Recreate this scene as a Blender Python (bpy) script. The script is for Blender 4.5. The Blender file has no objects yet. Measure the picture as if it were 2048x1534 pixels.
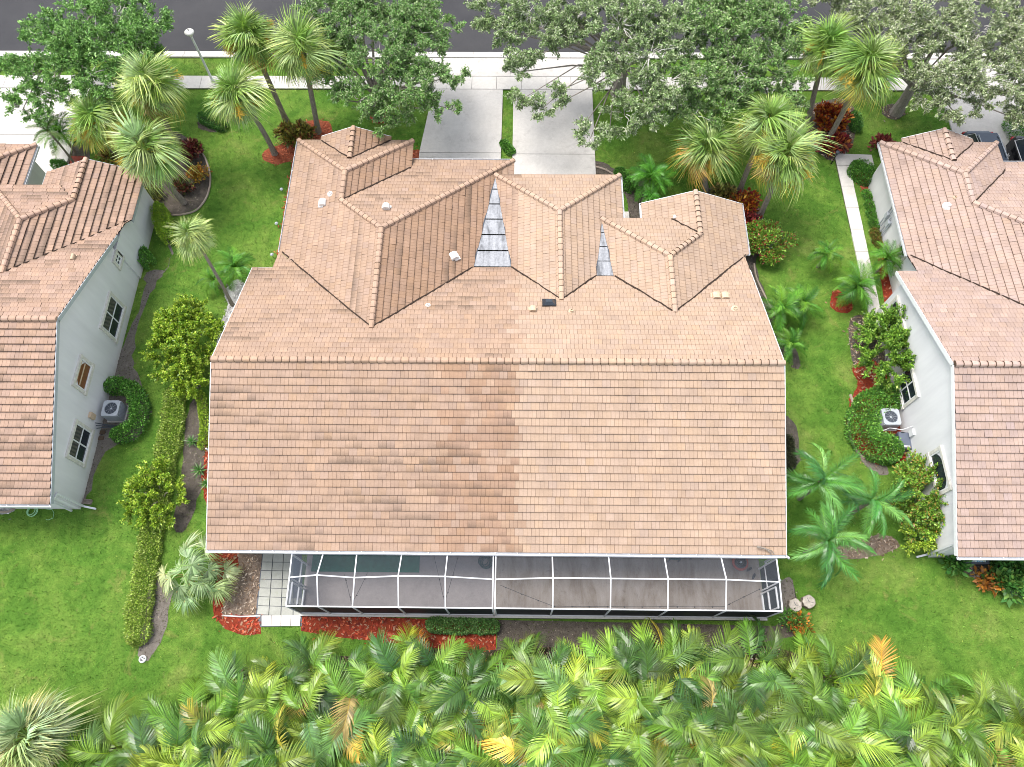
import bpy, math, random
import numpy as np
from mathutils import Vector, Matrix, Euler

random.seed(7)
RNG = np.random.default_rng(7)
SC = bpy.context.scene
COL = SC.collection

# ------------------------------------------------------------------ camera
CF, CTH, CRO, CYA, CH = 1469.4, math.radians(65.918), math.radians(.856), math.radians(-1.38), 33.3
_c, _s = math.cos(CYA), math.sin(CYA)
R0 = np.array([_c, -_s, 0.0])
U0 = np.array([math.sin(CTH)*_s, math.sin(CTH)*_c, math.cos(CTH)])
AXF = np.array([math.cos(CTH)*_s, math.cos(CTH)*_c, -math.sin(CTH)])
AXR = R0*math.cos(CRO) - U0*math.sin(CRO)
AXU = R0*math.sin(CRO) + U0*math.cos(CRO)
cam = bpy.data.cameras.new('camera')
cam.sensor_fit = 'HORIZONTAL'; cam.sensor_width = 36; cam.lens = 36*CF/2048
cam.clip_start = .5; cam.clip_end = 1500
co = bpy.data.objects.new('camera', cam); COL.objects.link(co)
M3 = Matrix((AXR, AXU, -AXF)).transposed()
co.matrix_world = Matrix.Translation((0, 0, CH)) @ M3.to_4x4()
SC.camera = co

# ------------------------------------------------------------------ light
SUN_EL, SUN_AZ = math.radians(66), math.radians(-58)     # azimuth measured from +Y, clockwise
w = bpy.data.worlds.new('World'); SC.world = w; w.use_nodes = True
nt = w.node_tree
sky = nt.nodes.new('ShaderNodeTexSky'); sky.sky_type = 'NISHITA'; sky.sun_disc = False
sky.sun_elevation = SUN_EL; sky.sun_rotation = SUN_AZ
sky.air_density = 1.0; sky.dust_density = 2.5; sky.ozone_density = 1.0
nt.nodes['Background'].inputs['Strength'].default_value = .145
hs = nt.nodes.new('ShaderNodeHueSaturation'); hs.inputs['Saturation'].default_value = .42      # thin white overcast
nt.links.new(sky.outputs[0], hs.inputs['Color']); nt.links.new(hs.outputs[0], nt.nodes['Background'].inputs['Color'])
sl = bpy.data.lights.new('sun', 'SUN'); sl.energy = 1.35; sl.angle = math.radians(26); sl.color = (1, .95, .88)
so = bpy.data.objects.new('sun', sl); COL.objects.link(so)
sd = Vector((math.sin(SUN_AZ)*math.cos(SUN_EL), math.cos(SUN_AZ)*math.cos(SUN_EL), math.sin(SUN_EL)))
so.rotation_euler = sd.to_track_quat('Z', 'Y').to_euler()
so.location = sd*60
SC.view_settings.view_transform = 'Standard'; SC.view_settings.look = 'None'
SC.view_settings.exposure = 1.22; SC.view_settings.gamma = 1.0
SC.view_settings.use_curve_mapping = False
SC.cycles.pixel_filter_type = 'BLACKMAN_HARRIS'; SC.cycles.filter_width = .95

# ------------------------------------------------------------------ measuring helpers (survey of the photograph -> metres)
def at(px, py, z=0.0):
    d = AXR*(px-1024)/CF + AXU*(767-py)/CF + AXF
    t = (z-CH)/d[2]
    return (float(d[0]*t), float(d[1]*t))
def at3(px, py, z=0.0):
    x, y = at(px, py, z); return (x, y, z)
def to_px(P):
    p = np.asarray(P, float) - np.array([0, 0, CH]); d = p @ AXF
    return 1024 + CF*(p @ AXR)/d, 767 - CF*(p @ AXU)/d, d
def poly(pts, z=0.0):
    return [at(a, b, z) for a, b in pts]

# ------------------------------------------------------------------ mesh helpers
class MB:
    def __init__(s): s.v = []; s.f = []; s.t = []; s.uv = []; s.hasuv = False
    def face(s, idx, tint=None, uv=None):
        s.f.append(tuple(idx)); s.t.append(tint if tint is not None else (1, 1, 1)); s.uv.append(uv)
        if uv is not None: s.hasuv = True
    def add(s, vs, fs, tint=None):
        n = len(s.v); s.v.extend([tuple(map(float, p)) for p in vs])
        for f in fs: s.face([n+i for i in f], tint)
    def box(s, c, d, rz=0.0, tint=None, M=None):
        hx, hy, hz = d[0]/2, d[1]/2, d[2]/2
        P = [(-hx,-hy,-hz),(hx,-hy,-hz),(hx,hy,-hz),(-hx,hy,-hz),(-hx,-hy,hz),(hx,-hy,hz),(hx,hy,hz),(-hx,hy,hz)]
        if M is not None: P = [tuple(M @ Vector(p)) for p in P]
        cs, sn = math.cos(rz), math.sin(rz)
        P = [(c[0]+p[0]*cs-p[1]*sn, c[1]+p[0]*sn+p[1]*cs, c[2]+p[2]) for p in P]
        s.add(P, [(0,3,2,1),(4,5,6,7),(0,1,5,4),(1,2,6,5),(2,3,7,6),(3,0,4,7)], tint)
    def bx(s, x0, x1, y0, y1, z0, z1, tint=None):
        s.box(((x0+x1)/2,(y0+y1)/2,(z0+z1)/2), (abs(x1-x0),abs(y1-y0),abs(z1-z0)), 0, tint)
    def beam(s, a, b, w_=.06, h=.06, tint=None):
        a = Vector(a); b = Vector(b); d = b-a; L = d.length
        if L < 1e-6: return
        q = d.to_track_quat('X', 'Z').to_matrix()
        s.box(tuple((a+b)/2), (L, w_, h), 0, tint, q)
    def prism(s, pts, z0, z1, tint=None):
        n = len(pts)
        a = sum(pts[i][0]*pts[(i+1)%n][1]-pts[(i+1)%n][0]*pts[i][1] for i in range(n))
        if a < 0: pts = pts[::-1]
        V = [(p[0],p[1],z0) for p in pts]+[(p[0],p[1],z1) for p in pts]
        s.add(V, [tuple(range(n,2*n)), tuple(range(n-1,-1,-1))]+[(i,(i+1)%n,n+(i+1)%n,n+i) for i in range(n)], tint)
    def prismx(s, pts, x0, x1, tint=None):          # polygon in (y,z), extruded along x
        n = len(pts)
        V = [(x0,p[0],p[1]) for p in pts]+[(x1,p[0],p[1]) for p in pts]
        s.add(V, [tuple(range(n-1,-1,-1)), tuple(range(n,2*n))]+[(i,(i+1)%n,n+(i+1)%n,n+i) for i in range(n)], tint)
    def tube(s, path, r, n=6, tint=None, cap=True):
        path = [Vector(p) for p in path]
        rs = r if isinstance(r, (list, tuple)) else [r]*len(path)
        base = len(s.v); up = Vector((0,0,1))
        for i, p in enumerate(path):
            d = (path[min(i+1,len(path)-1)]-path[max(i-1,0)])
            d = d.normalized() if d.length > 1e-9 else up
            a = d.cross(Vector((0,0,1)) if abs(d.z) < .95 else Vector((1,0,0))).normalized(); b = d.cross(a)
            for k in range(n):
                t = 2*math.pi*k/n; q = p + (a*math.cos(t)+b*math.sin(t))*rs[i]
                s.v.append((q.x,q.y,q.z))
        for i in range(len(path)-1):
            for k in range(n):
                s.face((base+i*n+k, base+i*n+(k+1)%n, base+(i+1)*n+(k+1)%n, base+(i+1)*n+k), tint)
        if cap:
            s.face([base+k for k in range(n)][::-1], tint); m = base+(len(path)-1)*n
            s.face([m+k for k in range(n)], tint)
    def lathe(s, prof, c=(0,0,0), n=16, tint=None):
        base = len(s.v)
        for r, z in prof:
            for k in range(n):
                t = 2*math.pi*k/n; s.v.append((c[0]+r*math.cos(t), c[1]+r*math.sin(t), c[2]+z))
        for i in range(len(prof)-1):
            for k in range(n):
                s.face((base+i*n+k, base+i*n+(k+1)%n, base+(i+1)*n+(k+1)%n, base+(i+1)*n+k), tint)
        m = base+(len(prof)-1)*n
        s.face([m+k for k in range(n)], tint); s.face([base+k for k in range(n)][::-1], tint)
    def mesh(s, name):
        me = bpy.data.meshes.new(name)
        me.from_pydata(s.v, [], s.f)
        a = me.attributes.new('tint', 'FLOAT_COLOR', 'FACE')
        arr = np.ones((len(s.f), 4), np.float32); arr[:, :3] = np.array(s.t, np.float32).reshape(-1, 3)
        a.data.foreach_set('color', arr.ravel())
        if s.hasuv:
            u = me.uv_layers.new(name='UVMap'); flat = []
            for f, uv in zip(s.f, s.uv):
                if uv is None: flat.extend([0.0, 0.0]*len(f))
                else:
                    for q in uv: flat.extend(q)
            u.data.foreach_set('uv', np.array(flat, np.float32))
        return me
    def build(s, name, mat, parent=None, smooth=False, **kw):
        me = s.mesh(name)
        if smooth: me.polygons.foreach_set('use_smooth', [True]*len(me.polygons))
        return ob(name, me, mat, parent, **kw)

def quads_mesh(name, V, tint, mat, per=4):
    """V: (n, per, 3) array; one face each"""
    n = V.shape[0]
    me = bpy.data.meshes.new(name)
    me.vertices.add(n*per); me.vertices.foreach_set('co', V.reshape(-1).astype(np.float32))
    me.loops.add(n*per); me.loops.foreach_set('vertex_index', np.arange(n*per, dtype=np.int32))
    me.polygons.add(n); me.polygons.foreach_set('loop_start', np.arange(0, n*per, per, dtype=np.int32))
    me.update(calc_edges=True)
    a = me.attributes.new('tint', 'FLOAT_COLOR', 'FACE')
    arr = np.ones((n, 4), np.float32); arr[:, :3] = tint
    a.data.foreach_set('color', arr.ravel())
    me.materials.append(mat)
    return me

def ob(name, me, mat=None, parent=None, loc=None, rot=None, scale=None, label=None, cat=None, group=None, kind=None, color=None, M=None):
    o = bpy.data.objects.new(name, me); COL.objects.link(o)
    if me is not None and mat is not None and len(me.materials) == 0: me.materials.append(mat)
    if parent is not None: o.parent = parent
    if loc is not None: o.location = loc
    if rot is not None: o.rotation_euler = rot
    if scale is not None: o.scale = scale
    if M is not None: o.matrix_local = M
    if label: o['label'] = label
    if cat: o['category'] = cat
    if group: o['group'] = group
    if kind: o['kind'] = kind
    if color is not None: o.color = (color[0], color[1], color[2], 1)
    return o
def thing(name, loc, label, cat, group=None, rz=0.0):
    return ob(name, None, loc=loc, rot=(0, 0, rz), label=label, cat=cat, group=group)
def hull_noise(x, y, s):      # cheap smooth value noise in 2d, 0..1
    def h(i, j):
        q = math.sin(i*127.1+j*311.7+s*74.7)*43758.5453; return q-math.floor(q)
    i, j = math.floor(x), math.floor(y); fx, fy = x-i, y-j
    fx = fx*fx*(3-2*fx); fy = fy*fy*(3-2*fy)
    return (h(i,j)*(1-fx)+h(i+1,j)*fx)*(1-fy)+(h(i,j+1)*(1-fx)+h(i+1,j+1)*fx)*fy
def inside(pts, X, Y):
    r = np.zeros(X.shape, bool); n = len(pts)
    for i in range(n):
        x1, y1 = pts[i]; x2, y2 = pts[(i+1)%n]
        if y1 == y2: continue
        c = ((y1 > Y) != (y2 > Y)) & (X < (x2-x1)*(Y-y1)/(y2-y1)+x1)
        r ^= c
    return r

# ------------------------------------------------------------------ materials
class NT:
    def __init__(s, name):
        s.m = bpy.data.materials.new(name); s.m.use_nodes = True; s.t = s.m.node_tree
        s.b = s.t.nodes['Principled BSDF']; s.out = s.t.nodes['Material Output']
    def n(s, typ, **kw):
        x = s.t.nodes.new('ShaderNode'+typ)
        for k, v in kw.items(): setattr(x, k, v)
        return x
    def l(s, a, b): s.t.links.new(a, b)
    def pos(s): return s.n('NewGeometry').outputs['Position']
    def noise(s, scale, detail=4, rough=.55, vec=None, dist=0.0):
        x = s.n('TexNoise'); x.inputs['Scale'].default_value = scale; x.inputs['Detail'].default_value = detail
        x.inputs['Roughness'].default_value = rough; x.inputs['Distortion'].default_value = dist
        s.l(vec if vec is not None else s.pos(), x.inputs['Vector']); return x.outputs['Fac']
    def ramp(s, fac, stops):
        x = s.n('ValToRGB'); e = x.color_ramp.elements
        while len(e) < len(stops): e.new(.5)
        for q, (p, c) in zip(e, stops):
            q.position = p; q.color = (c[0], c[1], c[2], 1) if hasattr(c, '__len__') else (c, c, c, 1)
        s.l(fac, x.inputs['Fac']); return x.outputs['Color']
    def mix(s, fac, a, b, mode='MIX'):
        x = s.n('Mix', data_type='RGBA', blend_type=mode)
        for sock, v in ((x.inputs[0], fac), (x.inputs[6], a), (x.inputs[7], b)):
            if hasattr(v, 'is_linked') or hasattr(v, 'links'): s.l(v, sock)
            elif hasattr(v, '__len__'): sock.default_value = (v[0], v[1], v[2], 1)
            else: sock.default_value = v
        return x.outputs[2]
    def math(s, op, a, b=None):
        x = s.n('Math', operation=op)
        for sock, v in ((x.inputs[0], a), (x.inputs[1], b)):
            if v is None: continue
            if hasattr(v, 'links'): s.l(v, sock)
            else: sock.default_value = v
        return x.outputs[0]
    def attr(s, name): 
        x = s.n('Attribute'); x.attribute_name = name; return x.outputs['Color']
    def objcol(s): return s.n('ObjectInfo').outputs['Color']
    def objrnd(s): return s.n('ObjectInfo').outputs['Random']
    def bump(s, h, strength=.3, dist=.02):
        x = s.n('Bump'); x.inputs['Strength'].default_value = strength; x.inputs['Distance'].default_value = dist
        s.l(h, x.inputs['Height']); s.l(x.outputs[0], s.b.inputs['Normal'])
    def base(s, c):
        if hasattr(c, 'links'): s.l(c, s.b.inputs['Base Color'])
        else: s.b.inputs['Base Color'].default_value = (c[0], c[1], c[2], 1)
    def set(s, rough=.7, spec=.3, metal=0.0):
        s.b.inputs['Roughness'].default_value = rough; s.b.inputs['Specular IOR Level'].default_value = spec
        s.b.inputs['Metallic'].default_value = metal; return s.m

def plain(name, c, rough=.6, spec=.3, metal=0.0, var=.12, scale=6):
    k = NT(name)
    f = k.noise(scale, 5)
    k.base(k.ramp(f, [(.3, tuple(v*(1-var) for v in c)), (.7, tuple(min(1, v*(1+var)) for v in c))]))
    return k.set(rough, spec, metal)

def leaf_mat(name, use_obj=True, rough=.42, spec=.35, trans=.28):
    k = NT(name)
    c = k.attr('tint')
    if use_obj: c = k.mix(1.0, c, k.objcol(), 'MULTIPLY')
    f = k.noise(2.2, 3)
    c = k.mix(1.0, c, k.ramp(f, [(.3, .8), (.7, 1.15)]), 'MULTIPLY')
    k.base(c); k.set(rough, spec)
    tr = k.n('BsdfTranslucent'); k.l(k.mix(1.0, c, (1.15, 1.2, .7), 'MULTIPLY'), tr.inputs['Color'])
    ms = k.n('MixShader'); ms.inputs[0].default_value = trans
    k.l(k.b.outputs[0], ms.inputs[1]); k.l(tr.outputs[0], ms.inputs[2]); k.l(ms.outputs[0], k.out.inputs['Surface'])
    return k.m
M_LEAF = leaf_mat('leaf')
M_LEAFG = leaf_mat('leaf_glossy', rough=.32, spec=.5, trans=.15)

def bark_mat(name, a, b):
    k = NT(name)
    mp = k.n('Mapping'); mp.inputs['Scale'].default_value = (6, 6, 2.2); k.l(k.pos(), mp.inputs['Vector'])
    f = k.noise(3, 6, .7, mp.outputs[0])
    k.base(k.ramp(f, [(.3, a), (.7, b)])); k.bump(f, .6, .03); return k.set(.9, .1)
M_BARK = bark_mat('palm_bark', (.16,.13,.105), (.38,.33,.28))
M_OAKBARK = bark_mat('oak_bark', (.20,.175,.15), (.40,.36,.32))
M_TWIG = bark_mat('twig', (.34,.31,.27), (.55,.52,.47))

def tile_mat(name, use_attr=True):
    k = NT(name)
    c = k.attr('tint') if use_attr else k.objcol()
    f1 = k.noise(1.1, 5, .6); f2 = k.noise(14, 6, .75); f3 = k.noise(70, 3)
    c = k.mix(1.0, c, k.ramp(f1, [(.25, (.86,.84,.82)), (.75, (1.1,1.08,1.04))]), 'MULTIPLY')
    c = k.mix(1.0, c, k.ramp(f2, [(.25, (.86,.86,.86)), (.75, (1.1,1.1,1.1))]), 'MULTIPLY')
    c = k.mix(1.0, c, k.ramp(f3, [(.3, (.94,.94,.94)), (.7, (1.05,1.05,1.05))]), 'MULTIPLY')
    if use_attr:
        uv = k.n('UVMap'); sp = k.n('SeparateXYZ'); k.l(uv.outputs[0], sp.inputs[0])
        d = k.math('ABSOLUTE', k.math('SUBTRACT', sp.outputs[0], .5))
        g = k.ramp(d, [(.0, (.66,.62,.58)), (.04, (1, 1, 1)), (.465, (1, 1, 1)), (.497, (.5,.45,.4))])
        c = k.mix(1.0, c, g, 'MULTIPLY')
        # dark line along each drip edge: grime plus course shadow painted in
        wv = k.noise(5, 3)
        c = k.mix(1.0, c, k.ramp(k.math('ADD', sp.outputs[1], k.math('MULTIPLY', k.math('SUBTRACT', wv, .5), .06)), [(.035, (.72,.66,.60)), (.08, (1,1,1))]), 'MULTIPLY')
        # algae creeping up from the butt of dirty tiles (second attribute, wear)
        dirt = k.n('Attribute'); dirt.attribute_name = 'dirt'
        mp = k.n('Mapping'); mp.inputs['Scale'].default_value = (22, 22, 5); k.l(k.pos(), mp.inputs['Vector'])
        st = k.noise(1.0, 5, .7, mp.outputs[0])
        reach = k.math('MULTIPLY', dirt.outputs['Fac'], k.math('MULTIPLY', st, 1.7))
        lev = k.n('MapRange'); lev.inputs['From Min'].default_value = -.45; lev.inputs['From Max'].default_value = .55
        k.l(k.math('SUBTRACT', reach, sp.outputs[1]), lev.inputs['Value'])
        amt = k.math('MULTIPLY', lev.outputs[0], k.math('MINIMUM', k.math('MULTIPLY', dirt.outputs['Fac'], 1.5), .72))
        c = k.mix(amt, c, (.085, .06, .042))
    k.base(c); k.bump(f2, .25, .01)
    return k.set(.75, .25)
M_TILE = tile_mat('roof_tile_concrete')
M_CAP = tile_mat('ridge_tile_concrete', False)
M_DECK = plain('roof_underlay', (.045,.032,.025), .9, .1)
M_FLAT = None
M_MORTAR = plain('weathered_cap_end', (.10,.065,.045), .9, .1)
def flat_mat():
    k = NT('white_membrane')
    mp = k.n('Mapping'); mp.inputs['Scale'].default_value = (2.6, .55, 1); k.l(k.pos(), mp.inputs['Vector'])
    a = k.noise(1.3, 5, .6, mp.outputs[0], .3); b = k.noise(9, 5, .7)
    c = k.ramp(a, [(.34, (.15,.155,.165)), (.47, (.31,.32,.34)), (.62, (.40,.41,.43))])
    c = k.mix(1.0, c, k.ramp(b, [(.35, .72), (.6, 1.0)]), 'MULTIPLY')
    k.base(c); return k.set(.55, .3)
M_FLAT = flat_mat()

def stucco_mat():
    k = NT('pale_stucco')
    mp = k.n('Mapping'); mp.inputs['Scale'].default_value = (2.2, 2.2, .35); k.l(k.pos(), mp.inputs['Vector'])
    a = k.noise(.8, 5, .6, mp.outputs[0]); b = k.noise(45, 4, .7)
    c = k.ramp(a, [(.3, (.66,.655,.665)), (.7, (.75,.745,.75))])
    sp = k.n('SeparateXYZ'); k.l(k.pos(), sp.inputs[0])
    # splash stains just over the ground
    low = k.n('MapRange'); low.inputs['From Min'].default_value = .45; low.inputs['From Max'].default_value = .0
    k.l(k.math('ADD', sp.outputs[2], k.math('MULTIPLY', a, .3)), low.inputs['Value'])
    c = k.mix(k.math('MULTIPLY', low.outputs[0], .55), c, (.38,.34,.26))
    k.base(c); k.bump(b, .35, .01); return k.set(.85, .15)
M_STUCCO = stucco_mat()
M_WHITE = plain('white_paint', (.74,.75,.75), .45, .4, var=.05)
M_ALU = plain('white_aluminium', (.66,.67,.69), .4, .45, var=.04, scale=3)
M_TRIM = plain('cream_trim', (.62,.60,.54), .6, .3, var=.14, scale=8)
M_GREY = plain('grey_metal', (.45,.48,.52), .45, .4, .2, var=.06)
M_DKGREY = plain('dark_grey_metal', (.06,.07,.09), .5, .4, .1)
M_BLACK = plain('black_plastic', (.012,.012,.014), .35, .5)
M_TAN = plain('tan_painted_metal', (.55,.42,.29), .55, .3)
M_VENTWHITE = plain('vent_white', (.78,.76,.72), .5, .3, var=.1, scale=15)
M_GLASS = plain('dark_window_glass', (.02,.028,.038), .12, .6, var=.2)
M_BLIND = plain('window_blind', (.16,.15,.12), .7, .2)
M_BROWN = plain('brown_shutter', (.18,.075,.03), .5, .3)

def conc_mat(name, a, b, st, amt=.5):
    k = NT(name)
    f = k.noise(.55, 6, .65); g = k.noise(6, 6, .7); h = k.noise(40, 3)
    c = k.ramp(f, [(.3, a), (.7, b)])
    c = k.mix(1.0, c, k.ramp(g, [(.3, .9), (.7, 1.05)]), 'MULTIPLY')
    s2 = k.noise(1.4, 5, .75, dist=.4)
    c = k.mix(k.math('MULTIPLY', k.ramp(s2, [(.56, 0), (.72, 1)]), amt), c, st)
    c = k.mix(1.0, c, k.ramp(h, [(.25, .88), (.6, 1.0)]), 'MULTIPLY')
    k.base(c); k.bump(h, .2, .01); return k.set(.85, .2)
M_DRIVE = conc_mat('driveway_concrete', (.52,.495,.465), (.60,.575,.545), (.36,.335,.31), .6)
M_WALK = conc_mat('pavement_concrete', (.56,.535,.50), (.65,.625,.59), (.43,.41,.37), .5)
M_BRIGHT = conc_mat('bright_concrete', (.60,.57,.53), (.70,.67,.63), (.5,.47,.43), .4)
M_PAVER = conc_mat('paver_concrete', (.36,.365,.32), (.48,.48,.44), (.27,.29,.20), .6)
M_SLABL = conc_mat('lilac_grey_slab', (.245,.222,.22), (.30,.275,.27), (.19,.17,.168), .5)
M_SLABR = None
def slabr():
    k = NT('stained_brown_slab')
    mp = k.n('Mapping'); mp.inputs['Scale'].default_value = (1.6, .45, 1); k.l(k.pos(), mp.inputs['Vector'])
    f = k.noise(1.0, 6, .7, mp.outputs[0], .3); g = k.noise(2.2, 8, .8, dist=1.0); h = k.noise(40, 3)
    c = k.ramp(f, [(.32, (.16,.125,.095)), (.5, (.25,.215,.185)), (.68, (.31,.28,.26))])
    c = k.mix(k.math('MULTIPLY', k.ramp(g, [(.57, 0), (.68, 1)]), .5), c, (.075,.06,.05))
    c = k.mix(1.0, c, k.ramp(h, [(.25, .88), (.6, 1.0)]), 'MULTIPLY')
    k.base(c); return k.set(.8, .25)
M_SLABR = slabr()
def asphalt():
    k = NT('asphalt')
    f = k.noise(.35, 6, .6); h = k.noise(60, 4, .8)
    c = k.ramp(f, [(.3, (.040,.040,.044)), (.7, (.058,.057,.060))])
    c = k.mix(1.0, c, k.ramp(h, [(.3, .75), (.7, 1.25)]), 'MULTIPLY')
    k.base(c); k.bump(h, .4, .01); return k.set(.85, .25)
M_ASPH = asphalt()
def lawn_col(k):
    f = k.noise(.42, 6, .62, dist=.5); g = k.noise(2.3, 6, .7); 
    c = k.ramp(f, [(.26, (.070,.180,.026)), (.43, (.108,.238,.038)), (.56, (.155,.282,.052)), (.72, (.228,.312,.085))])
    c = k.mix(1.0, c, k.ramp(g, [(.3, (.62,.68,.6)), (.7, (1.32,1.25,1.2))]), 'MULTIPLY')
    d = k.noise(.9, 7, .75, dist=.8)
    c = k.mix(k.math('MULTIPLY', k.ramp(d, [(.57, 0), (.72, 1)]), .6), c, (.30,.275,.10))
    e = k.noise(6.5, 4, .6); c = k.mix(k.math('MULTIPLY', k.ramp(e, [(.62, 0), (.68, 1)]), .55), c, (.045,.13,.02))      # broadleaf weeds
    e2 = k.noise(1.7, 6, .7, dist=.3); c = k.mix(k.math('MULTIPLY', k.ramp(e2, [(.66, 0), (.74, 1)]), .7), c, (.27,.21,.12))   # thin worn spots
    return c
def lawn():
    k = NT('lawn_soil')
    c = lawn_col(k); h = k.noise(28, 5, .8)
    c = k.mix(1.0, c, k.ramp(h, [(.28, (.30,.34,.3)), (.72, (1.5,1.42,1.3))]), 'MULTIPLY')
    k.base(c); k.bump(h, .9, .05); return k.set(.9, .1)
M_LAWN = lawn()
def blades():
    k = NT('grass_blades')
    c = k.mix(1.0, lawn_col(k), k.attr('tint'), 'MULTIPLY'); k.base(c); k.set(.6, .2)
    tr = k.n('BsdfTranslucent'); k.l(c, tr.inputs['Color']); ms = k.n('MixShader'); ms.inputs[0].default_value = .3
    k.l(k.b.outputs[0], ms.inputs[1]); k.l(tr.outputs[0], ms.inputs[2]); k.l(ms.outputs[0], k.out.inputs['Surface']); return k.m
M_BLADE = blades()
def soil_mat(name, a, b, c2=None):
    k = NT(name)
    f = k.noise(3.5, 8, .8, dist=.5); h = k.noise(26, 5, .8)
    c = k.ramp(f, [(.3, a), (.7, b)])
    c = k.mix(1.0, c, k.ramp(h, [(.3, .55), (.7, 1.3)]), 'MULTIPLY')
    k.base(c); k.bump(h, .9, .06); return k.set(.95, .08)
M_SOIL = soil_mat('dark_soil', (.075,.063,.052), (.19,.165,.14))
M_SAND = soil_mat('grey_sandy_soil', (.15,.13,.11), (.29,.26,.23))
M_RED = soil_mat('red_mulch', (.20,.034,.018), (.36,.066,.034))
M_ORANGE = soil_mat('orange_red_mulch', (.28,.075,.04), (.44,.135,.075))
M_LITTER = soil_mat('leaf_litter', (.16,.115,.085), (.36,.28,.22))
M_STONE = soil_mat('white_gravel', (.35,.34,.33), (.68,.67,.66))
def tinted(name, rough=.8, spec=.15):
    k = NT(name); c = k.attr('tint'); f = k.noise(9, 4)
    k.base(k.mix(1.0, c, k.ramp(f, [(.3, .85), (.7, 1.15)]), 'MULTIPLY')); return k.set(rough, spec)
M_TINT = tinted('tinted_matter')
M_EDGE = conc_mat('edging_concrete', (.30,.24,.19), (.42,.35,.29), (.2,.16,.13), .5)
M_CARPET = plain('green_outdoor_carpet', (.012,.10,.065), .95, .05, var=.2, scale=5)
M_HOSE = plain('dark_teal_hose', (.015,.06,.065), .4, .4)
M_GHOSE = plain('pale_green_hose', (.32,.58,.33), .4, .4)
M_TERRA = plain('terracotta_red', (.30,.055,.035), .7, .2)

def screen_mat(name, base_op, col):
    k = NT(name)
    g = k.n('NewGeometry'); v = k.n('VectorMath', operation='DOT_PRODUCT')
    k.l(g.outputs['Incoming'], v.inputs[0]); k.l(g.outputs['Normal'], v.inputs[1])
    c = k.math('MAXIMUM', k.math('ABSOLUTE', v.outputs['Value']), .06)
    o = k.math('SUBTRACT', 1.0, k.math('POWER', 1-base_op, k.math('DIVIDE', 1.0, c)))   # woven mesh closes up at a grazing view
    k.base(col); k.set(.6, .3)
    tr = k.n('BsdfTransparent'); ms = k.n('MixShader'); k.l(o, ms.inputs[0])
    k.l(tr.outputs[0], ms.inputs[1]); k.l(k.b.outputs[0], ms.inputs[2]); k.l(ms.outputs[0], k.out.inputs['Surface']); return k.m
M_SCREEN = screen_mat('insect_screen', .14, (.16,.18,.21))
M_SCREENW = screen_mat('insect_screen_wall', .6, (.012,.015,.022))
M_SCREENE = screen_mat('insect_screen_end', .30, (.10,.15,.22))

# ------------------------------------------------------------------ ground
def sheet(name, pts, z, mat, kind='structure', thick=.03, parent=None, zb=None):
    m = MB(); m.prism(pts, (z-thick) if zb is None else zb, z); return m.build(name, mat, parent, kind=kind)
g = MB(); g.add([(-250,-250,0),(250,-250,0),(250,250,0),(-250,250,0)], [(0,1,2,3)])
g.build('lawn', M_LAWN, kind='structure')
EXCL = []          # polygons where no grass grows
def flat(name, pts, z, mat, kind='structure', excl=True):
    if excl: EXCL.append(pts)
    m = MB(); n = len(pts)
    a = sum(pts[i][0]*pts[(i+1)%n][1]-pts[(i+1)%n][0]*pts[i][1] for i in range(n))
    if a < 0: pts = pts[::-1]
    m.add([(p[0],p[1],z) for p in pts], [tuple(range(n))]); return m.build(name, mat, kind=kind)
flat('road', [(-120,37.3),(120,37.3),(120,45.5),(-120,45.5)], .004, M_ASPH)
def slabs(parent, x0, x1, y0, y1, nx, ny, z, mat, gap=.02, name='slab', jit=.004):
    for i in range(nx):
        for j in range(ny):
            m = MB(); a = x0+(x1-x0)*i/nx; b = x0+(x1-x0)*(i+1)/nx; c = y0+(y1-y0)*j/ny; d = y0+(y1-y0)*(j+1)/ny
            m.bx(a+gap/2, b-gap/2, c+gap/2, d-gap/2, .0, z+random.uniform(-jit, jit)); m.build(name, mat, parent)
def paved(name, pts, z=.012, mat=M_DKGREY):
    EXCL.append(pts); m = MB(); m.prism(pts, -.05, z); return m.build(name, mat, kind='structure')
kb = paved('kerb', [(-60,36.86),(60,36.86),(60,37.42),(-60,37.42)], .02, M_SOIL)
for i in range(24):
    m = MB(); x0 = -36+i*3.0; gp = .012
    m.add([(x0+gp,36.87,-.02),(x0+3-gp,36.87,-.02),(x0+3-gp,37.42,-.02),(x0+gp,37.42,-.02),
           (x0+gp,36.87,.12),(x0+3-gp,36.87,.12),(x0+3-gp,37.42,.028),(x0+gp,37.42,.028),(x0+gp,37.05,.12),(x0+3-gp,37.05,.12),(x0+3-gp,37.2,.035),(x0+gp,37.2,.035)],
          [(4,5,9,8),(8,9,10,11),(11,10,6,7),(0,1,5,4),(1,2,6,10,9,5),(3,0,4,8,11,7)])
    m.build('kerb_stone', M_WALK, kb)
sw = paved('sidewalk', [(-60,34.28),(60,34.28),(60,35.3),(-60,35.3)], .05, M_SOIL)
slabs(sw, -36, 36, 34.28, 35.3, 48, 1, .10, M_WALK)
d1 = paved('driveway', [(-5.86,25.5),(-1.15,25.5),(-1.11,34.27),(-5.30,34.27)], .05, M_SOIL)
def slabq(parent, q, z, mat=M_DRIVE, name='slab'):
    m = MB(); m.prism(q, 0, z); m.build(name, mat, parent)
slabq(d1, [(-5.86,25.5),(-1.15,25.5),(-1.15,29.37),(-5.86,29.37)], .088)
slabq(d1, [(-5.86,29.4),(-1.15,29.4),(-1.11,34.26),(-5.30,34.26)], .09)
d2 = paved('driveway', [(-.48,24.5),(4.26,24.5),(4.27,34.27),(-.47,34.27)], .05, M_SOIL)
slabq(d2, [(-.48,24.5),(4.26,24.5),(4.26,29.3),(-.48,29.3)], .088)
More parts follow.
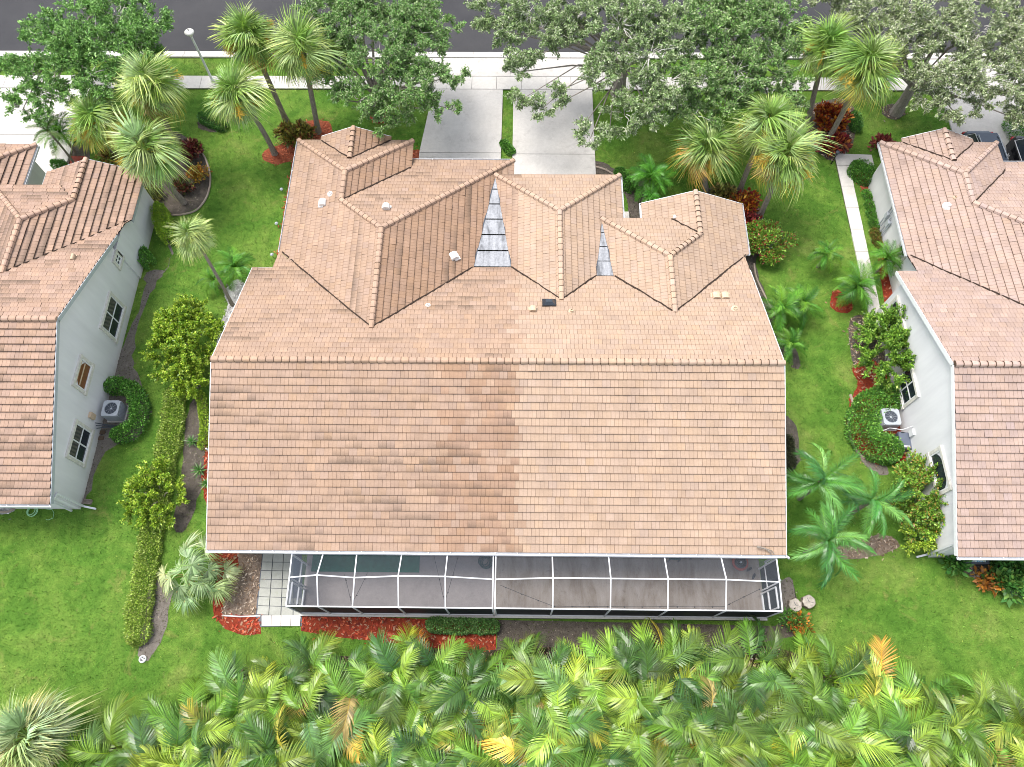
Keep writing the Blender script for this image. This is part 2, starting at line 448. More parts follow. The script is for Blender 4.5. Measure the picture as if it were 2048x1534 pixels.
slabq(d2, [(-.48,29.33),(4.26,29.33),(4.27,34.26),(-.47,34.26)], .09)
d3 = paved('driveway', [(-6.1,35.32),(5.3,35.32),(6.2,36.84),(-7.2,36.84)], .05, M_SOIL)
for q in ([(-6.1,35.33),(-.7,35.33),(-.7,36.83),(-7.2,36.83)], [(-.68,35.33),(5.3,35.33),(6.2,36.83),(-.68,36.83)]): slabq(d3, q, .09)
d4 = paved('driveway', [(-38,27.0),(-25.9,27.0),(-26.3,34.27),(-38,34.27)], .05, M_SOIL)
for a, b in ((-38,-32.02),(-32,-26.1)):
    slabq(d4, [(a,27),(b,27),(b,30.6),(a,30.6)], .088, M_BRIGHT); slabq(d4, [(a,30.63),(b,30.63),(b,34.26),(a,34.26)], .09, M_BRIGHT)
d5 = paved('driveway', [(25.1,25),(36,25),(36,34.27),(25.25,34.27)], .05, M_SOIL)
for c, d in ((25,29.3),(29.33,34.26)):
    for a, b in ((25.12,30.4),(30.42,36)): slabq(d5, [(a,c),(b,c),(b,d),(a,d)], .09, M_DRIVE)
slabq(paved('driveway', [(25.3,35.32),(36,35.32),(36,36.84),(24.9,36.84)], .05, M_SOIL), [(25.3,35.33),(36,35.33),(36,36.83),(24.9,36.83)], .09)
# walkway beside the right neighbour
wk = paved('walkway', [(17.98,29.45),(20.1,29.35),(20.1,28.6),(18.72,28.55),(18.62,18.4),(18.02,18.4)], .05, M_SOIL)
slabq(wk, [(17.98,29.45),(20.1,29.35),(20.1,28.6),(18.0,28.58)], .09, M_BRIGHT)
for i in range(7):
    y1 = 28.56-i*1.46; slabq(wk, [(18.0,y1),(18.70-.01*i,y1),(18.70-.01*i,y1-1.44),(18.0,y1-1.44)], .09, M_BRIGHT)
we = paved('walkway', [(5.35,22.0),(6.0,22.0),(6.0,25.3),(5.35,25.3)], .05, M_SOIL)
for i in range(2): slabq(we, [(5.36,22+i*1.65),(5.99,22+i*1.65),(5.99,23.63+i*1.65),(5.36,23.63+i*1.65)], .1, M_BRIGHT)

def rnd_poly(pts, per=4, j=.05):
    """soften a bed outline: subdivide with a Catmull-Rom and a little wobble"""
    n = len(pts); out = []
    for i in range(n):
        p0, p1, p2, p3 = [np.array(pts[(i+k)%n]) for k in (-1, 0, 1, 2)]
        for t in np.linspace(0, 1, per, endpoint=False):
            q = .5*((2*p1)+(-p0+p2)*t+(2*p0-5*p1+4*p2-p3)*t*t+(-p0+3*p1-3*p2+p3)*t**3)
            out.append((float(q[0]+random.uniform(-j, j)), float(q[1]+random.uniform(-j, j))))
    return out
CHIPS = {}
def bed(name, pxs, mat, z=.008, chips=None, dens=90, soft=True, world=False, j=.05):
    P = pxs if world else poly(pxs)
    if soft: P = rnd_poly(P, 4, j)
    flat(name, P, z, mat)
    if chips:
        xs = [p[0] for p in P]; ys = [p[1] for p in P]
        n = int((max(xs)-min(xs))*(max(ys)-min(ys))*dens)
        X = RNG.uniform(min(xs), max(xs), n); Y = RNG.uniform(min(ys), max(ys), n); k = inside(P, X, Y)
        q = RNG.random(len(X)) < .12; s_ = np.where(q, .22, .04)[k]
        CHIPS.setdefault(chips, []).append(np.stack([X[k]+RNG.normal(0, 1, k.sum())*s_, Y[k]+RNG.normal(0, 1, k.sum())*s_], 1))
    return P
D_SOIL = 'dark'; D_RED = 'red'; D_OR = 'orange'; D_LIT = 'litter'; D_WHITE = 'white'
BED_L = bed('soil_bed', [(272,392),(300,425),(345,432),(392,418),(416,388),(421,350),(408,312),(385,282),(335,262),(250,285),(262,330),(285,372)], M_SOIL, .008, D_SOIL)
bed('soil_bed', [(396,250),(412,262),(445,262),(458,245),(440,225),(405,228)], M_SOIL, .008, D_SOIL)
bed('soil_bed', [(300,430),(318,470),(340,500),(330,540),(295,545),(283,600),(250,690),(222,760),(205,850),(185,900),(160,960),(150,1000),(172,995),(215,905),(280,870),(300,810),(275,745),(268,700),(300,590),(330,545),(345,495)], M_SAND, .007, D_SOIL, j=.12)
bed('mulch_bed', [(525,308),(532,322),(556,328),(582,320),(592,304),(588,290),(600,284),(600,272),(560,290),(535,298)], M_ORANGE, .008, D_OR)
bed('mulch_bed', [(605,262),(625,280),(655,282),(666,262),(655,243),(620,240),(600,248)], M_ORANGE, .009, D_OR)
bed('mulch_bed', [(598,268),(604,285),(596,300),(575,420),(557,545),(549,545),(567,430),(588,300)], M_ORANGE, .010, D_OR, soft=False)
bed('mulch_bed', [(740,232),(748,245),(765,246),(776,234),(765,222),(748,222)], M_ORANGE, .008, D_OR)
bed('mulch_bed', [(822,300),(842,300),(840,330),(822,332)], M_ORANGE, .008, D_OR, soft=False)
bed('gravel_bed', [(470,560),(500,570),(520,600),(480,650),(430,720),(440,650),(455,615),(450,585)], M_STONE, .008, D_WHITE)
bed('soil_bed', [(385,800),(410,790),(416,840),(410,930),(395,1000),(370,1060),(345,1050),(360,980),(368,900),(372,840)], M_SOIL, .008, D_SOIL)
bed('soil_bed', [(320,1140),(350,1170),(338,1210),(330,1265),(312,1300),(295,1322),(276,1312),(282,1270),(292,1220),(300,1170)], M_SAND, .008, D_SOIL)
bed('mulch_bed', [(432,850),(424,1000),(406,985),(408,930),(414,870)], M_RED, .012, D_RED)
bed('mulch_bed', [(410,1098),(478,1098),(478,1135),(450,1160),(444,1228),(522,1232),(522,1268),(487,1271),(450,1258),(428,1232),(424,1200),(436,1150),(420,1120)], M_RED, .012, D_RED, soft=False)
bed('mulch_bed', [(604,1228),(992,1244),(992,1300),(900,1300),(780,1285),(680,1275),(602,1262)], M_RED, .012, D_RED, soft=False)
bed('litter_bed', [(472,1095),(526,1095),(513,1231),(444,1230),(450,1170),(478,1130)], M_LITTER, .014, D_LIT, soft=False)
bed('soil_bed', [(994,1240),(1300,1246),(1550,1252),(1575,1235),(1590,1180),(1580,1155),(1600,1215),(1600,1270),(1400,1310),(994,1310)], M_SOIL, .009, D_SOIL, soft=False)
bed('soil_bed', [(1190,322),(1215,330),(1245,345),(1262,352),(1285,350),(1292,440),(1262,440),(1244,380),(1190,352)], M_SOIL, .009, D_SOIL)
bed('soil_bed', [(1405,388),(1430,378),(1470,380),(1498,395),(1530,440),(1530,500),(1512,520),(1525,575),(1560,640),(1600,720),(1585,735),(1540,660),(1480,520),(1470,410)], M_SOIL, .008, D_SOIL)
bed('soil_bed', [(1570,830),(1590,850),(1600,910),(1590,935),(1560,940),(1560,830)], M_SOIL, .008, D_SOIL)
bed('mulch_bed', [(1708,345),(1745,350),(1790,520),(1772,505),(1750,440)], M_ORANGE, .009, D_OR, soft=False)
bed('mulch_bed', [(1755,510),(1790,515),(1812,600),(1825,640),(1775,650),(1764,575)], M_RED, .011, D_RED, soft=False)
bed('mulch_bed', [(1662,590),(1672,580),(1690,590),(1705,610),(1700,624),(1676,624),(1662,612)], M_RED, .009, D_RED)
bed('mulch_bed', [(1765,228),(1785,240),(1808,232),(1806,215),(1785,208),(1766,214)], M_SOIL, .009, D_LIT)
bed('soil_bed', [(1618,220),(1650,200),(1700,205),(1712,250),(1700,300),(1665,320),(1630,300),(1612,260)], M_SOIL, .009, D_LIT)
bed('mulch_bed', [(1706,735),(1745,720),(1800,760),(1840,800),(1830,900),(1770,930),(1720,912),(1692,850),(1700,800),(1716,770)], M_RED, .009, D_RED)
bed('mulch_bed', [(1700,640),(1760,640),(1800,720),(1760,760),(1712,740)], M_SOIL, .008, D_LIT)
bed('soil_bed', [(1735,905),(1770,930),(1775,950),(1745,945),(1720,915)], M_SAND, .012, D_SOIL)
bed('soil_bed', [(1640,1100),(1670,1095),(1760,1070),(1800,1090),(1760,1110),(1680,1120)], M_LITTER, .009, D_LIT)
bed('soil_bed', [(1925,1135),(1980,1130),(2048,1140),(2060,1190),(2000,1180),(1960,1160),(1935,1150)], M_SAND, .009, D_LIT)
bed('soil_bed', [(1560,1170),(1585,1160),(1590,1230),(1565,1235)], M_SAND, .012, D_SOIL)
bed('soil_bed', [(60,270),(160,270),(180,322),(150,345),(110,345),(100,310)], M_SOIL, .0085, D_SOIL)
bed('gravel_bed', [(0,1004),(34,1006),(30,1020),(14,1027),(-20,1030),(-20,1004)], M_STONE, .012, D_WHITE)
bed('soil_bed', [(-150,1720),(-60,1530),(60,1500),(150,1500),(240,1475),(340,1430),(430,1400),(490,1345),(560,1330),(640,1310),(760,1320),(850,1300),(1000,1300),(1100,1296),(1220,1290),(1420,1290),(1560,1296),(1640,1330),(1760,1360),(1850,1380),(1960,1400),(2060,1425),(2200,1460),(2200,1720)], soil_mat('thicket_humus', (.035,.028,.02), (.09,.075,.05)), .010, D_LIT, dens=40)
bed('brick_patch', [(125,312),(172,312),(176,335),(130,335)], M_TERRA, .012, None, soft=False)
def chips_of(key, cols, size, z=.012, name='mulch_chips'):
    if key not in CHIPS: return
    P = np.concatenate(CHIPS[key]); n = len(P)
    a = RNG.uniform(0, math.pi, n); L = RNG.uniform(.5, 1.3, n)*size; W = L*RNG.uniform(.2, .5, n)
    t = RNG.uniform(-.35, .35, n)
    d = np.stack([np.cos(a), np.sin(a), t], 1)*L[:, None]/2; e = np.stack([-np.sin(a), np.cos(a), RNG.uniform(-.3, .3, n)], 1)*W[:, None]/2
    c = np.stack([P[:, 0], P[:, 1], np.full(n, z)+RNG.uniform(.005, .03, n)+np.abs(t)*L/2], 1)
    V = np.stack([c-d-e, c+d-e, c+d+e, c-d+e], 1)
    cols = np.array(cols); tint = cols[RNG.integers(0, len(cols), n)]*RNG.uniform(.6, 1.25, (n, 1))
    ob(name, quads_mesh(name, V, tint, M_TINT), kind='stuff')
chips_of(D_RED, [(.40,.06,.03),(.32,.045,.025),(.46,.12,.06),(.20,.035,.025),(.36,.2,.13)], .13)
chips_of(D_OR, [(.50,.13,.06),(.42,.09,.04),(.55,.17,.09),(.3,.06,.03)], .11)
chips_of(D_SOIL, [(.16,.13,.10),(.08,.065,.05),(.28,.24,.19),(.05,.04,.035),(.10,.12,.04)], .055, name='soil_clods')
chips_of(D_LIT, [(.42,.31,.22),(.26,.17,.11),(.52,.42,.33),(.16,.11,.08)], .11, name='dry_leaves')
chips_of(D_WHITE, [(.66,.65,.63),(.5,.49,.47),(.75,.74,.72),(.3,.29,.28)], .10, name='white_stones')

# edging strips round the beds
def edging(pts, label, r=.055, z=.05):
    P = poly(pts); Q = []
    for i in range(len(P)-1):
        p0 = np.array(P[max(i-1,0)]); p1 = np.array(P[i]); p2 = np.array(P[i+1]); p3 = np.array(P[min(i+2,len(P)-1)])
        for t in np.linspace(0, 1, 5, endpoint=False):
            q = .5*((2*p1)+(-p0+p2)*t+(2*p0-5*p1+4*p2-p3)*t*t+(-p0+3*p1-3*p2+p3)*t**3); Q.append((q[0], q[1], z))
    Q.append((P[-1][0], P[-1][1], z))
    m = MB(); m.tube(Q, r, 6); m.build('bed_edging', M_EDGE, label=label, cat='garden edging')
edging([(338,432),(365,430),(395,420),(416,390),(421,352),(410,316),(388,284)], 'curved brown concrete edging round the palm bed by the left house')
edging([(1190,334),(1210,340),(1232,351),(1262,352),(1285,350)], 'wavy brown edging across the grass in front of the small date palm')
edging([(1412,382),(1432,377),(1468,379),(1480,386)], 'short arched edging above the front gable between fan palm trunks')
edging([(1508,528),(1512,555),(1528,590),(1552,636),(1560,652)], 'dark edging down the side of the tiled gable near the date palms', .05)
edging([(1700,790),(1706,815),(1696,845),(1705,890),(1728,918)], 'pale stone edging outside the rounded hedge by the right house', .07)
edging([(0,1024),(16,1024),(30,1017),(36,1006)], 'curved tan edging of the white stone bed under the left eave', .05)

# ------------------------------------------------------------------ the tiled houses
S = .395
A0 = dict(xL=-12.93, xR=11.04, yb=6.06, yr=13.39, zr=5.6, yfL=19.45)
def zM(y): return 5.6-S*(y-13.39)
def yM(z): return 13.39+(5.6-z)/S
xl, xr1, yf1, yf2, xr2, zA = -11.9, -5.78, 27.83, 26.76, -.4, 2.41
x1 = (xl+xr1)/2; h1 = 2.7+S*(x1-xl); J1 = (x1, yf1-(x1-xl), h1); J2 = (x1, yf2-(h1-zA)/S, h1)
x2 = (xl+xr2+(zA-2.7)/S)/2; h2 = 2.7+S*(x2-xl); AA = (x2, yf2-(h2-zA)/S, h2); EA = (x2, yM(h2), h2)
bl, br, yB, zB = -1.315, 5.13, 25.49, 2.79
xb = (bl+br)/2; hb = zB+S*(xb-bl); AB = (xb, yB-(xb-bl), hb); EB = (xb, yM(hb), hb)
cl, cr, yC, yD, dl = 4.046, 11.237, 22.43, 23.79, 6.205
zC = zB+S*(br-cl)
xc = ((2.7-zC)/S+cl+cr)/2; hc = zC+S*(xc-cl); AC = (xc, yC-(xc-cl), hc); EC = (xc, yM(hc), hc)
xd = (dl+cr)/2; hd = 2.7+S*(xd-dl); DP = (xd, yD, hd); DV = (xd, yC-(hd-zC)/S, hd)
xv = dl+(zC-2.7)/S; VD = (xv, yC, zC)
k1 = 3.15; k1l = (xr2-(k1-zA)/S, yM(k1), k1); k1r = (bl+(k1-zB)/S, yM(k1), k1); k1f = (bl, yB, zB-.01)
k2 = 3.39; k2l = (br-(k2-zB)/S, yM(k2), k2); k2r = (cl+(k2-zC)/S, yM(k2), k2); k2f = (cl, yC, zC-.01)
yv = yM(2.7)
hdm = .73; xdm = -8.84; wdm = hdm/S; D0 = (xdm, 28.12, 2.7+hdm); D1 = (xdm, yf1-wdm, 2.7+hdm)
FACETS = [   # (name of side, polygon, eave axis, row 0 reference)
 ('back',  [(-12.93,6.06,2.7),(11.04,6.06,2.7),(11.04,13.39,5.6),(-12.93,13.39,5.6)], (1,0)),
 ('front', [(-12.93,13.39,5.6),(-12.93,19.45,zM(19.45)),(-11.96,19.45,zM(19.45)),(-11.96,yv,2.7),EA,k1l,k1r,EB,k2l,k2r,EC,(11.04,yv-.1,2.74),(11.04,13.39,5.6)], (-1,0)),
 ('wing',  [(xl,yf1,2.7),J1,J2,AA,EA,(xl,yv,2.7)], (0,-1)),
 ('wing',  [(xl,yf1,2.7),(xdm-wdm,yf1,2.7),D1,(xdm+wdm,yf1,2.7),(xr1,yf1,2.7),J1], (-1,0)),
 ('wing',  [J1,(xr1,yf1,2.7),(xr1,yf2-(2.7-zA)/S,2.7),J2], (0,1)),
 ('wing',  [J2,(xr1,yf2-(2.7-zA)/S,2.7),(xr1,yf2,zA),(xr2,yf2,zA),AA], (-1,0)),
 ('wing',  [AA,(xr2,yf2,zA),(xr2,25.6,zA),(bl,25.49,zA+S*(xr2-bl)),k1l,EA], (0,1)),
 ('wing',  [(bl,yB,zB),AB,EB,k1r], (0,-1)),
 ('wing',  [(bl,yB,zB),(br,yB,zB),AB], (-1,0)),
 ('wing',  [AB,(br,yB,zB),(br,yC,zB),(cl,yC,zC),k2l,EB], (0,1)),
 ('wing',  [(cl,yC,zC),AC,EC,k2r], (0,-1)),
 ('wing',  [(cl,yC,zC),VD,DV,AC], (-1,0)),
 ('wing',  [(dl,yD,2.7),DP,DV,VD,(dl,yC,2.7)], (0,-1)),
 ('wing',  [DP,(cr,yD,2.7),(cr,yv,2.7),EC,AC,DV], (0,1)),
 ('wing',  [(xdm-wdm,28.12,2.7),D0,D1,(xdm-wdm,yf1-.02,2.7)], (0,-1)),
 ('wing',  [D0,(xdm+wdm,28.12,2.7),(xdm+wdm,yf1-.02,2.7),D1], (0,1)),
]
HIPS = [((-12.93,13.39,5.6),(11.04,13.39,5.6)), ((xl,yf1,2.7),J1), ((xr1,yf1,2.7),J1), (J1,J2), (J2,AA), (AA,EA), ((xr2,yf2,zA),AA),
        ((bl,yB,zB),AB), ((br,yB,zB),AB), (AB,EB), ((cl,yC,zC),AC), (AC,DV), (AC,EC), (DV,DP), (D1,D0)]

VALLEYS = [((xl+.1,yv-.05,2.72),EA), (k1l,EA), (k1r,EB), (k2l,EB), (k2r,EC), ((cr-.1,yv-.05,2.72),EC), ((xr1,yf2-(2.7-zA)/S,2.7),J2), (VD,DV), ((xdm-wdm,yf1,2.7),D1), ((xdm+wdm,yf1,2.7),D1)]
def clip(subject, x0, x1, y0, y1):
    for ax, lim, sgn in ((0,x0,1),(0,x1,-1),(1,y0,1),(1,y1,-1)):
        out = []; n = len(subject)
        for i in range(n):
            a = subject[i]; b = subject[(i+1)%n]
            da = (a[ax]-lim)*sgn; db = (b[ax]-lim)*sgn
            if da >= 0: out.append(a)
            if (da > 0 and db < 0) or (da < 0 and db > 0):
                t = da/(da-db); out.append((a[0]+(b[0]-a[0])*t, a[1]+(b[1]-a[1])*t))
        subject = out
        if len(subject) < 3: return []
    return subject
EXP, TW = .325, .345
def area2(p):
    return abs(sum(p[i][0]*p[(i+1)%len(p)][1]-p[(i+1)%len(p)][0]*p[i][1] for i in range(len(p))))/2

def tile_facet(side, P, ax, ox, oy, style, seed, tiles):
    P = [Vector(p) for p in P]
    a = Vector((ax[0], ax[1], 0))
    nrm = Vector((0,0,0))
    for i in range(len(P)): nrm += (P[i]-P[0]).cross(P[(i+1)%len(P)]-P[0])
    nrm.normalize()
    if nrm.z < 0: nrm = -nrm
    up = nrm.cross(a)
    if up.z < 0: up = -up
    o = min(P, key=lambda p: p.z)
    loc = [((p-o).dot(a), (p-o).dot(up)) for p in P]
    amin, amax = min(q[0] for q in loc), max(q[0] for q in loc); bmax = max(q[1] for q in loc)
    rows = int(bmax/EXP)+1
    for r in range(rows+1):
        b0 = r*EXP; b1 = b0+EXP
        off = (TW*.5 if r % 2 else 0)+random.uniform(-.03, .03)
        i0 = int((amin-off)/TW)-1; i1 = int((amax-off)/TW)+1
        for i in range(i0, i1+1):
            t0 = off+i*TW
            c = clip(loc, t0+.003, t0+TW-.003, b0-(.05 if r == 0 else .0), b1)
            if len(c) < 3 or area2(c) < .006: continue
            lift = random.gauss(0, .004)+(.016 if random.random() < style['lift'].get(side, .02) else 0)
            top = []; bot = []; uv = []
            for (pa, pb) in c:
                v = (pb-b0)/EXP
                st_ = style.get('step', .070); hgt = st_+lift-(st_-.026+lift*.8)*v
                q = o+a*pa+up*(pb-(.03 if r == 0 and pb <= .001 else 0)); top.append(q+nrm*hgt); bot.append(q+nrm*(hgt-.024)); uv.append(((pa-t0)/TW, v))
            cen = sum(top, Vector((0,0,0)))/len(top)
            tint, dirt = style['tint'](side, cen, r, ax)
            tiles.append((top, bot, uv, tint, dirt, cen, nrm, area2(c)))
def tiles_mesh(ts, name, origin=None, dk=.36):
    v = []; f = []; uvs = []; tn = []; dr = []
    for top, bot, uv, tint, dirt, cen, nrm, ar in ts:
        n = len(top); k = len(v); d = origin if origin is not None else Vector((0,0,0))
        v += [tuple(p-d) for p in top]+[tuple(p-d) for p in bot]
        cross = (top[1]-top[0]).cross(top[2]-top[0]); 
        ccw = sum(((top[i]-top[0]).cross(top[(i+1)%n]-top[0]) for i in range(n)), Vector((0,0,0))).dot(nrm) > 0
        idx = list(range(n)) if ccw else list(range(n-1,-1,-1))
        f.append(tuple(k+i for i in idx)); uvs += [uv[i] for i in idx]; tn.append(tint); dr.append(dirt)
        for q in range(n):
            i, j = idx[q], idx[(q+1)%n]
            f.append((k+j, k+i, k+n+i, k+n+j)); uvs += [uv[j], uv[i], uv[i], uv[j]]; tn.append(tuple(x*dk for x in tint)); dr.append(dirt)  # side faces darkened: weathered edges plus joint shade put into the tint
    me = bpy.data.meshes.new(name); me.from_pydata(v, [], f)
    u = me.uv_layers.new(name='UVMap'); u.data.foreach_set('uv', np.array(uvs, np.float32).ravel())
    at_ = me.attributes.new('tint', 'FLOAT_COLOR', 'FACE'); arr = np.ones((len(f), 4), np.float32); arr[:, :3] = np.array(tn); at_.data.foreach_set('color', arr.ravel())
    d_ = me.attributes.new('dirt', 'FLOAT', 'FACE'); d_.data.foreach_set('value', np.array(dr, np.float32))
    me.materials.append(M_TILE); return me

CAPME = {}
def cap_mesh():
    if 'c' in CAPME: return CAPME['c']
    m = MB(); L = .36; prof = [(-.125,-.06),(-.10,.04),(-.05,.072),(.05,.072),(.10,.04),(.125,-.06)]
    n = len(prof); V = []
    for x, sc, dz in ((0,1.12,.020),(L,.92,-.014)):
        V += [(x, p[0]*sc, p[1]+dz) for p in prof]
    m.add(V, [(i, n+i, n+i+1, i+1) for i in range(n-1)]+[tuple(range(n)), tuple(range(2*n-1, n-1, -1))])
    nf = len(m.f); R_ = []
    for x in (-.012, .012): R_ += [(x, p[0]*1.15, p[1]*1.08+.022) for p in prof]
    m.add(R_, [(i, n+i, n+i+1, i+1) for i in range(n-1)])
    me = m.mesh('ridge_cap'); me.materials.append(M_CAP); me.materials.append(M_MORTAR); [setattr(me.polygons[q], 'material_index', 1) for q in [n-1]+list(range(nf, nf+n-1))]; CAPME['c'] = me; return me

def gutter(m, a, b, out, strap=.9):
    a = Vector(a); b = Vector(b); out = Vector(out).normalized(); d = (b-a).normalized(); L = (b-a).length
    c0 = a+out*.045; c1 = b+out*.045
    m.beam(c0+Vector((0,0,-.10)), c1+Vector((0,0,-.10)), .10, .012)
    m.beam(a+out*.1+Vector((0,0,-.045)), b+out*.1+Vector((0,0,-.045)), .014, .12)
    m.beam(a-out*.008+Vector((0,0,-.06)), b-out*.008+Vector((0,0,-.06)), .014, .14)
    n = max(1, int(L/strap))
    for i in range(n+1):
        p = a+d*(L*i/n); m.beam(p-out*.0+Vector((0,0,.012)), p+out*.105+Vector((0,0,.012)), .03, .012)

def window(house, y0, y1, z0, z1, x, sx, label=None, arch=False, blinds=True):
    """window in a wall facing sx along x"""
    f = MB(); t = .06
    xo = x+sx*.02
    for a, b, c, d in ((y0-.14,y1+.14,z1,z1+.14),(y0-.16,y1+.16,z0-.16,z0),(y0-.14,y0,z0,z1),(y1,y1+.14,z0,z1)):
        f.bx(x, x+sx*(.10 if c >= z1 or d <= z0 else .07), a, b, c, d)
    wn = f.build('window', M_TRIM, house, label=label)
    fr = MB(); ym, zm = (y0+y1)/2, (z0+z1)/2
    for a, b, c, d in ((y0,y1,z1-t,z1),(y0,y1,z0,z0+t),(y0,y0+t,z0+t,z1-t),(y1-t,y1,z0+t,z1-t)): fr.bx(x, x+sx*.05, a, b, c, d)
    if not arch:
        fr.bx(x, x+sx*.042, ym-.03, ym+.03, z0+t, z1-t); fr.bx(x, x+sx*.038, y0+t, ym-.03, zm-.03, zm+.03); fr.bx(x, x+sx*.038, ym+.03, y1-t, zm-.03, zm+.03)
    fr.build('frame', M_WHITE, wn)
    if arch:
        pn = MB(); n = 10; q = [(y0+t, z0+t), (y1-t, z0+t)]
        for i in range(n+1):
            an = math.pi*i/n; q.append((ym+(y1-y0-2*t)/2*math.cos(an), z1-t-.45+.42*math.sin(an)))
        pn.prismx(q, x+sx*.004, x+sx*.018); pn.build('pane', M_BROWN if arch == 'brown' else M_GLASS, wn)
        if arch == 'brown':
            bb = MB(); bb.bx(x+sx*.02, x+sx*.03, y0+.1, y1-.1, z0+.45, z0+.53); bb.bx(x+sx*.02, x+sx*.03, y0+.1, y1-.1, z0+.75, z0+.79); bb.build('shutter_rail', M_TAN, wn)
    else:
        for i in (0, 1):
            for j in (0, 1):
                pn = MB(); a, b = (y0+t, ym-.03) if i == 0 else (ym+.03, y1-t); c, d = (z0+t, zm-.03) if j == 0 else (zm+.03, z1-t)
                pn.bx(x+sx*.004, x+sx*.016, a, b, c, d)
                p = pn.build('pane', M_GLASS, wn)
                if blinds and j == 1:
                    sb = MB()
                    for q in range(7): zz = c+(d-c)*(q+.5)/7; sb.bx(x+sx*.017, x+sx*.022, a+.015, b-.015, zz-.018, zz+.012)
                    sb.build('blind', M_BLIND, wn)
    return wn

def house(ox, oy, label, style, seed, walls):
    root = thing('duplex_house', (ox, oy, 0), label, 'house', 'tile roofed duplex houses in a row')
    random.seed(seed)
    deck = MB()
    for side, P, ax in FACETS:
        deck.add(P, [tuple(range(len(P)))])
    me = deck.mesh('roof')
    roof = ob('roof', me, M_DECK, root)
    tiles = []
    for side, P, ax in FACETS: tile_facet(side, P, ax, ox, oy, style, seed, tiles)
    sc = []
    for i, t in enumerate(tiles):
        c = t[5]+Vector((ox, oy, 0)); u, v, d = to_px(c)
        if not (4 < u < 2044 and 4 < v < 1530): sc.append(-1); continue
        view = (Vector((0,0,CH))-c).normalized(); sc.append(t[7]*max(0, view.dot(t[6]))/d**2)
    order = sorted(range(len(tiles)), key=lambda i: -sc[i]); best = set(order[:300])
    for i in order[:300]:
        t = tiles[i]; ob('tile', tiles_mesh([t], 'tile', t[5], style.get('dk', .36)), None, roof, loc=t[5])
    rest = [tiles[i] for i in range(len(tiles)) if i not in best]
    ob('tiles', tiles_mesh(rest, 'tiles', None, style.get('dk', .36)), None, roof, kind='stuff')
    cm = cap_mesh()
    for a, b in HIPS:
        a = Vector(a); b = Vector(b); d = (b-a); L = d.length; d.normalize(); n = max(1, round(L/.335)); st = L/n
        y = Vector((0,0,1)).cross(d).normalized(); z = d.cross(y)
        for i in range(n):
            p = a+d*(st*i)+z*(style.get('step', .070)+.01)
            w_ = p+Vector((ox, oy, 0)); u, v, dd = to_px(w_)
            if not (-260 < u < 2308): continue
            tint, dirt = style['tint']('cap', p, i, None)
            k = random.uniform(.96, 1.06)
            M = Matrix(((d.x,y.x,z.x,p.x),(d.y,y.y,z.y,p.y),(d.z,y.z,z.z,p.z),(0,0,0,1)))
            ob('ridge_cap', cm, None, roof, M=M, color=[c*k for c in tint])
    for a, b in VALLEYS:
        m = MB(); n = 9; a, b = Vector(a), Vector(b); P = [a.lerp(b, i/n)+Vector((random.uniform(-.03,.03), random.uniform(-.02,.02), .085)) for i in range(n+1)]
        for i in range(n): m.beam(P[i], P[i+1], random.uniform(.045,.075), .02)
        m.build('valley_flashing', M_DECK, root)
    # flat membranes between the wings
    for (f, l, r, n) in ((k1f, k1l, k1r, 6), (k2f, k2l, k2r, 4)):
        f, l, r = Vector(f), Vector(l), Vector(r)
        for i in range(n):
            t0, t1 = i/n, (i+1)/n-.012
            q = [f.lerp(l, t0), f.lerp(r, t0), f.lerp(r, t1), f.lerp(l, t1)]
            q = [p+Vector((0,0,.035-.002*i)) for p in q]
            m = MB()
            if i == 0: m.add(q[1:], [(0,1,2)])
            else: m.add(q, [(0,1,2,3)])
            m.build('roof_membrane_sheet', M_FLAT, root)
        m = MB(); m.beam(l+Vector((0,0,.03)), f+Vector((0,0,.03)), .05, .03); m.beam(r+Vector((0,0,.03)), f+Vector((0,0,.03)), .05, .03)
        m.build('valley_flashing', M_DKGREY, root)
    # walls
    wm = MB(); wy0, wy1 = 6.5, 19.0
    for x0, x1 in ((-12.65,-12.45),(10.55,10.75)):
        wm.prismx([(wy0,0),(wy1,0),(wy1,zM(wy1)-.06),(13.39,5.5),(wy0,2.78)], x0, x1)
    wm.bx(-12.45, 10.55, wy0, wy0+.2, 0, 2.72)
    wm.bx(-12.45, -11.5, wy1-.2, wy1, 0, 3.1)
    wm.bx(-11.5, -11.3, 19.0, 27.35, 0, 2.72); wm.bx(-11.3, -6.2, 27.15, 27.35, 0, 2.7); wm.bx(-6.4, -6.2, 26.2, 27.15, 0, 2.7)
    wm.bx(-6.2, -.9, 26.0, 26.2, 0, 2.45); wm.bx(-1.1, -.9, 19.4, 26.0, 0, 2.4)
    wm.bx(-.9, 4.7, 24.9, 25.1, 0, 2.8); wm.bx(4.5, 4.7, 19.2, 24.9, 0, 2.75)
    wm.bx(4.7, 6.6, 21.9, 22.1, 0, 3.0); wm.bx(6.6, 6.8, 21.9, 23.5, 0, 2.68)
    wm.bx(6.8, 10.62, 23.4, 23.6, 0, 2.68); wm.bx(10.62, 10.82, 19.0, 23.6, 0, 2.68)
    if walls == 'left':   # the gable-side wall of the front room runs on past the roof corner
        wm.bx(10.52, 10.72, 23.6, 23.68, 0, 1.7)
    wm.build('wall', M_STUCCO, root)
    # fascia and gutters
    def run(p, q, out):
        gm = MB(); gutter(gm, p, q, out); gm.build('gutter', M_ALU, root)
    run((-12.93,6.0,2.72), (11.04,6.0,2.72), (0,-1,0))
    run((xl-.02,yf1,2.72), (xl-.02,yv,2.72), (-1,0,0))
    if walls != 'left': run((cr+.02,yD,2.72), (cr+.02,yv,2.72), (1,0,0))
    run((xr1,yf2+.03,zA+.02), (xr2,yf2+.03,zA+.02), (0,1,0))
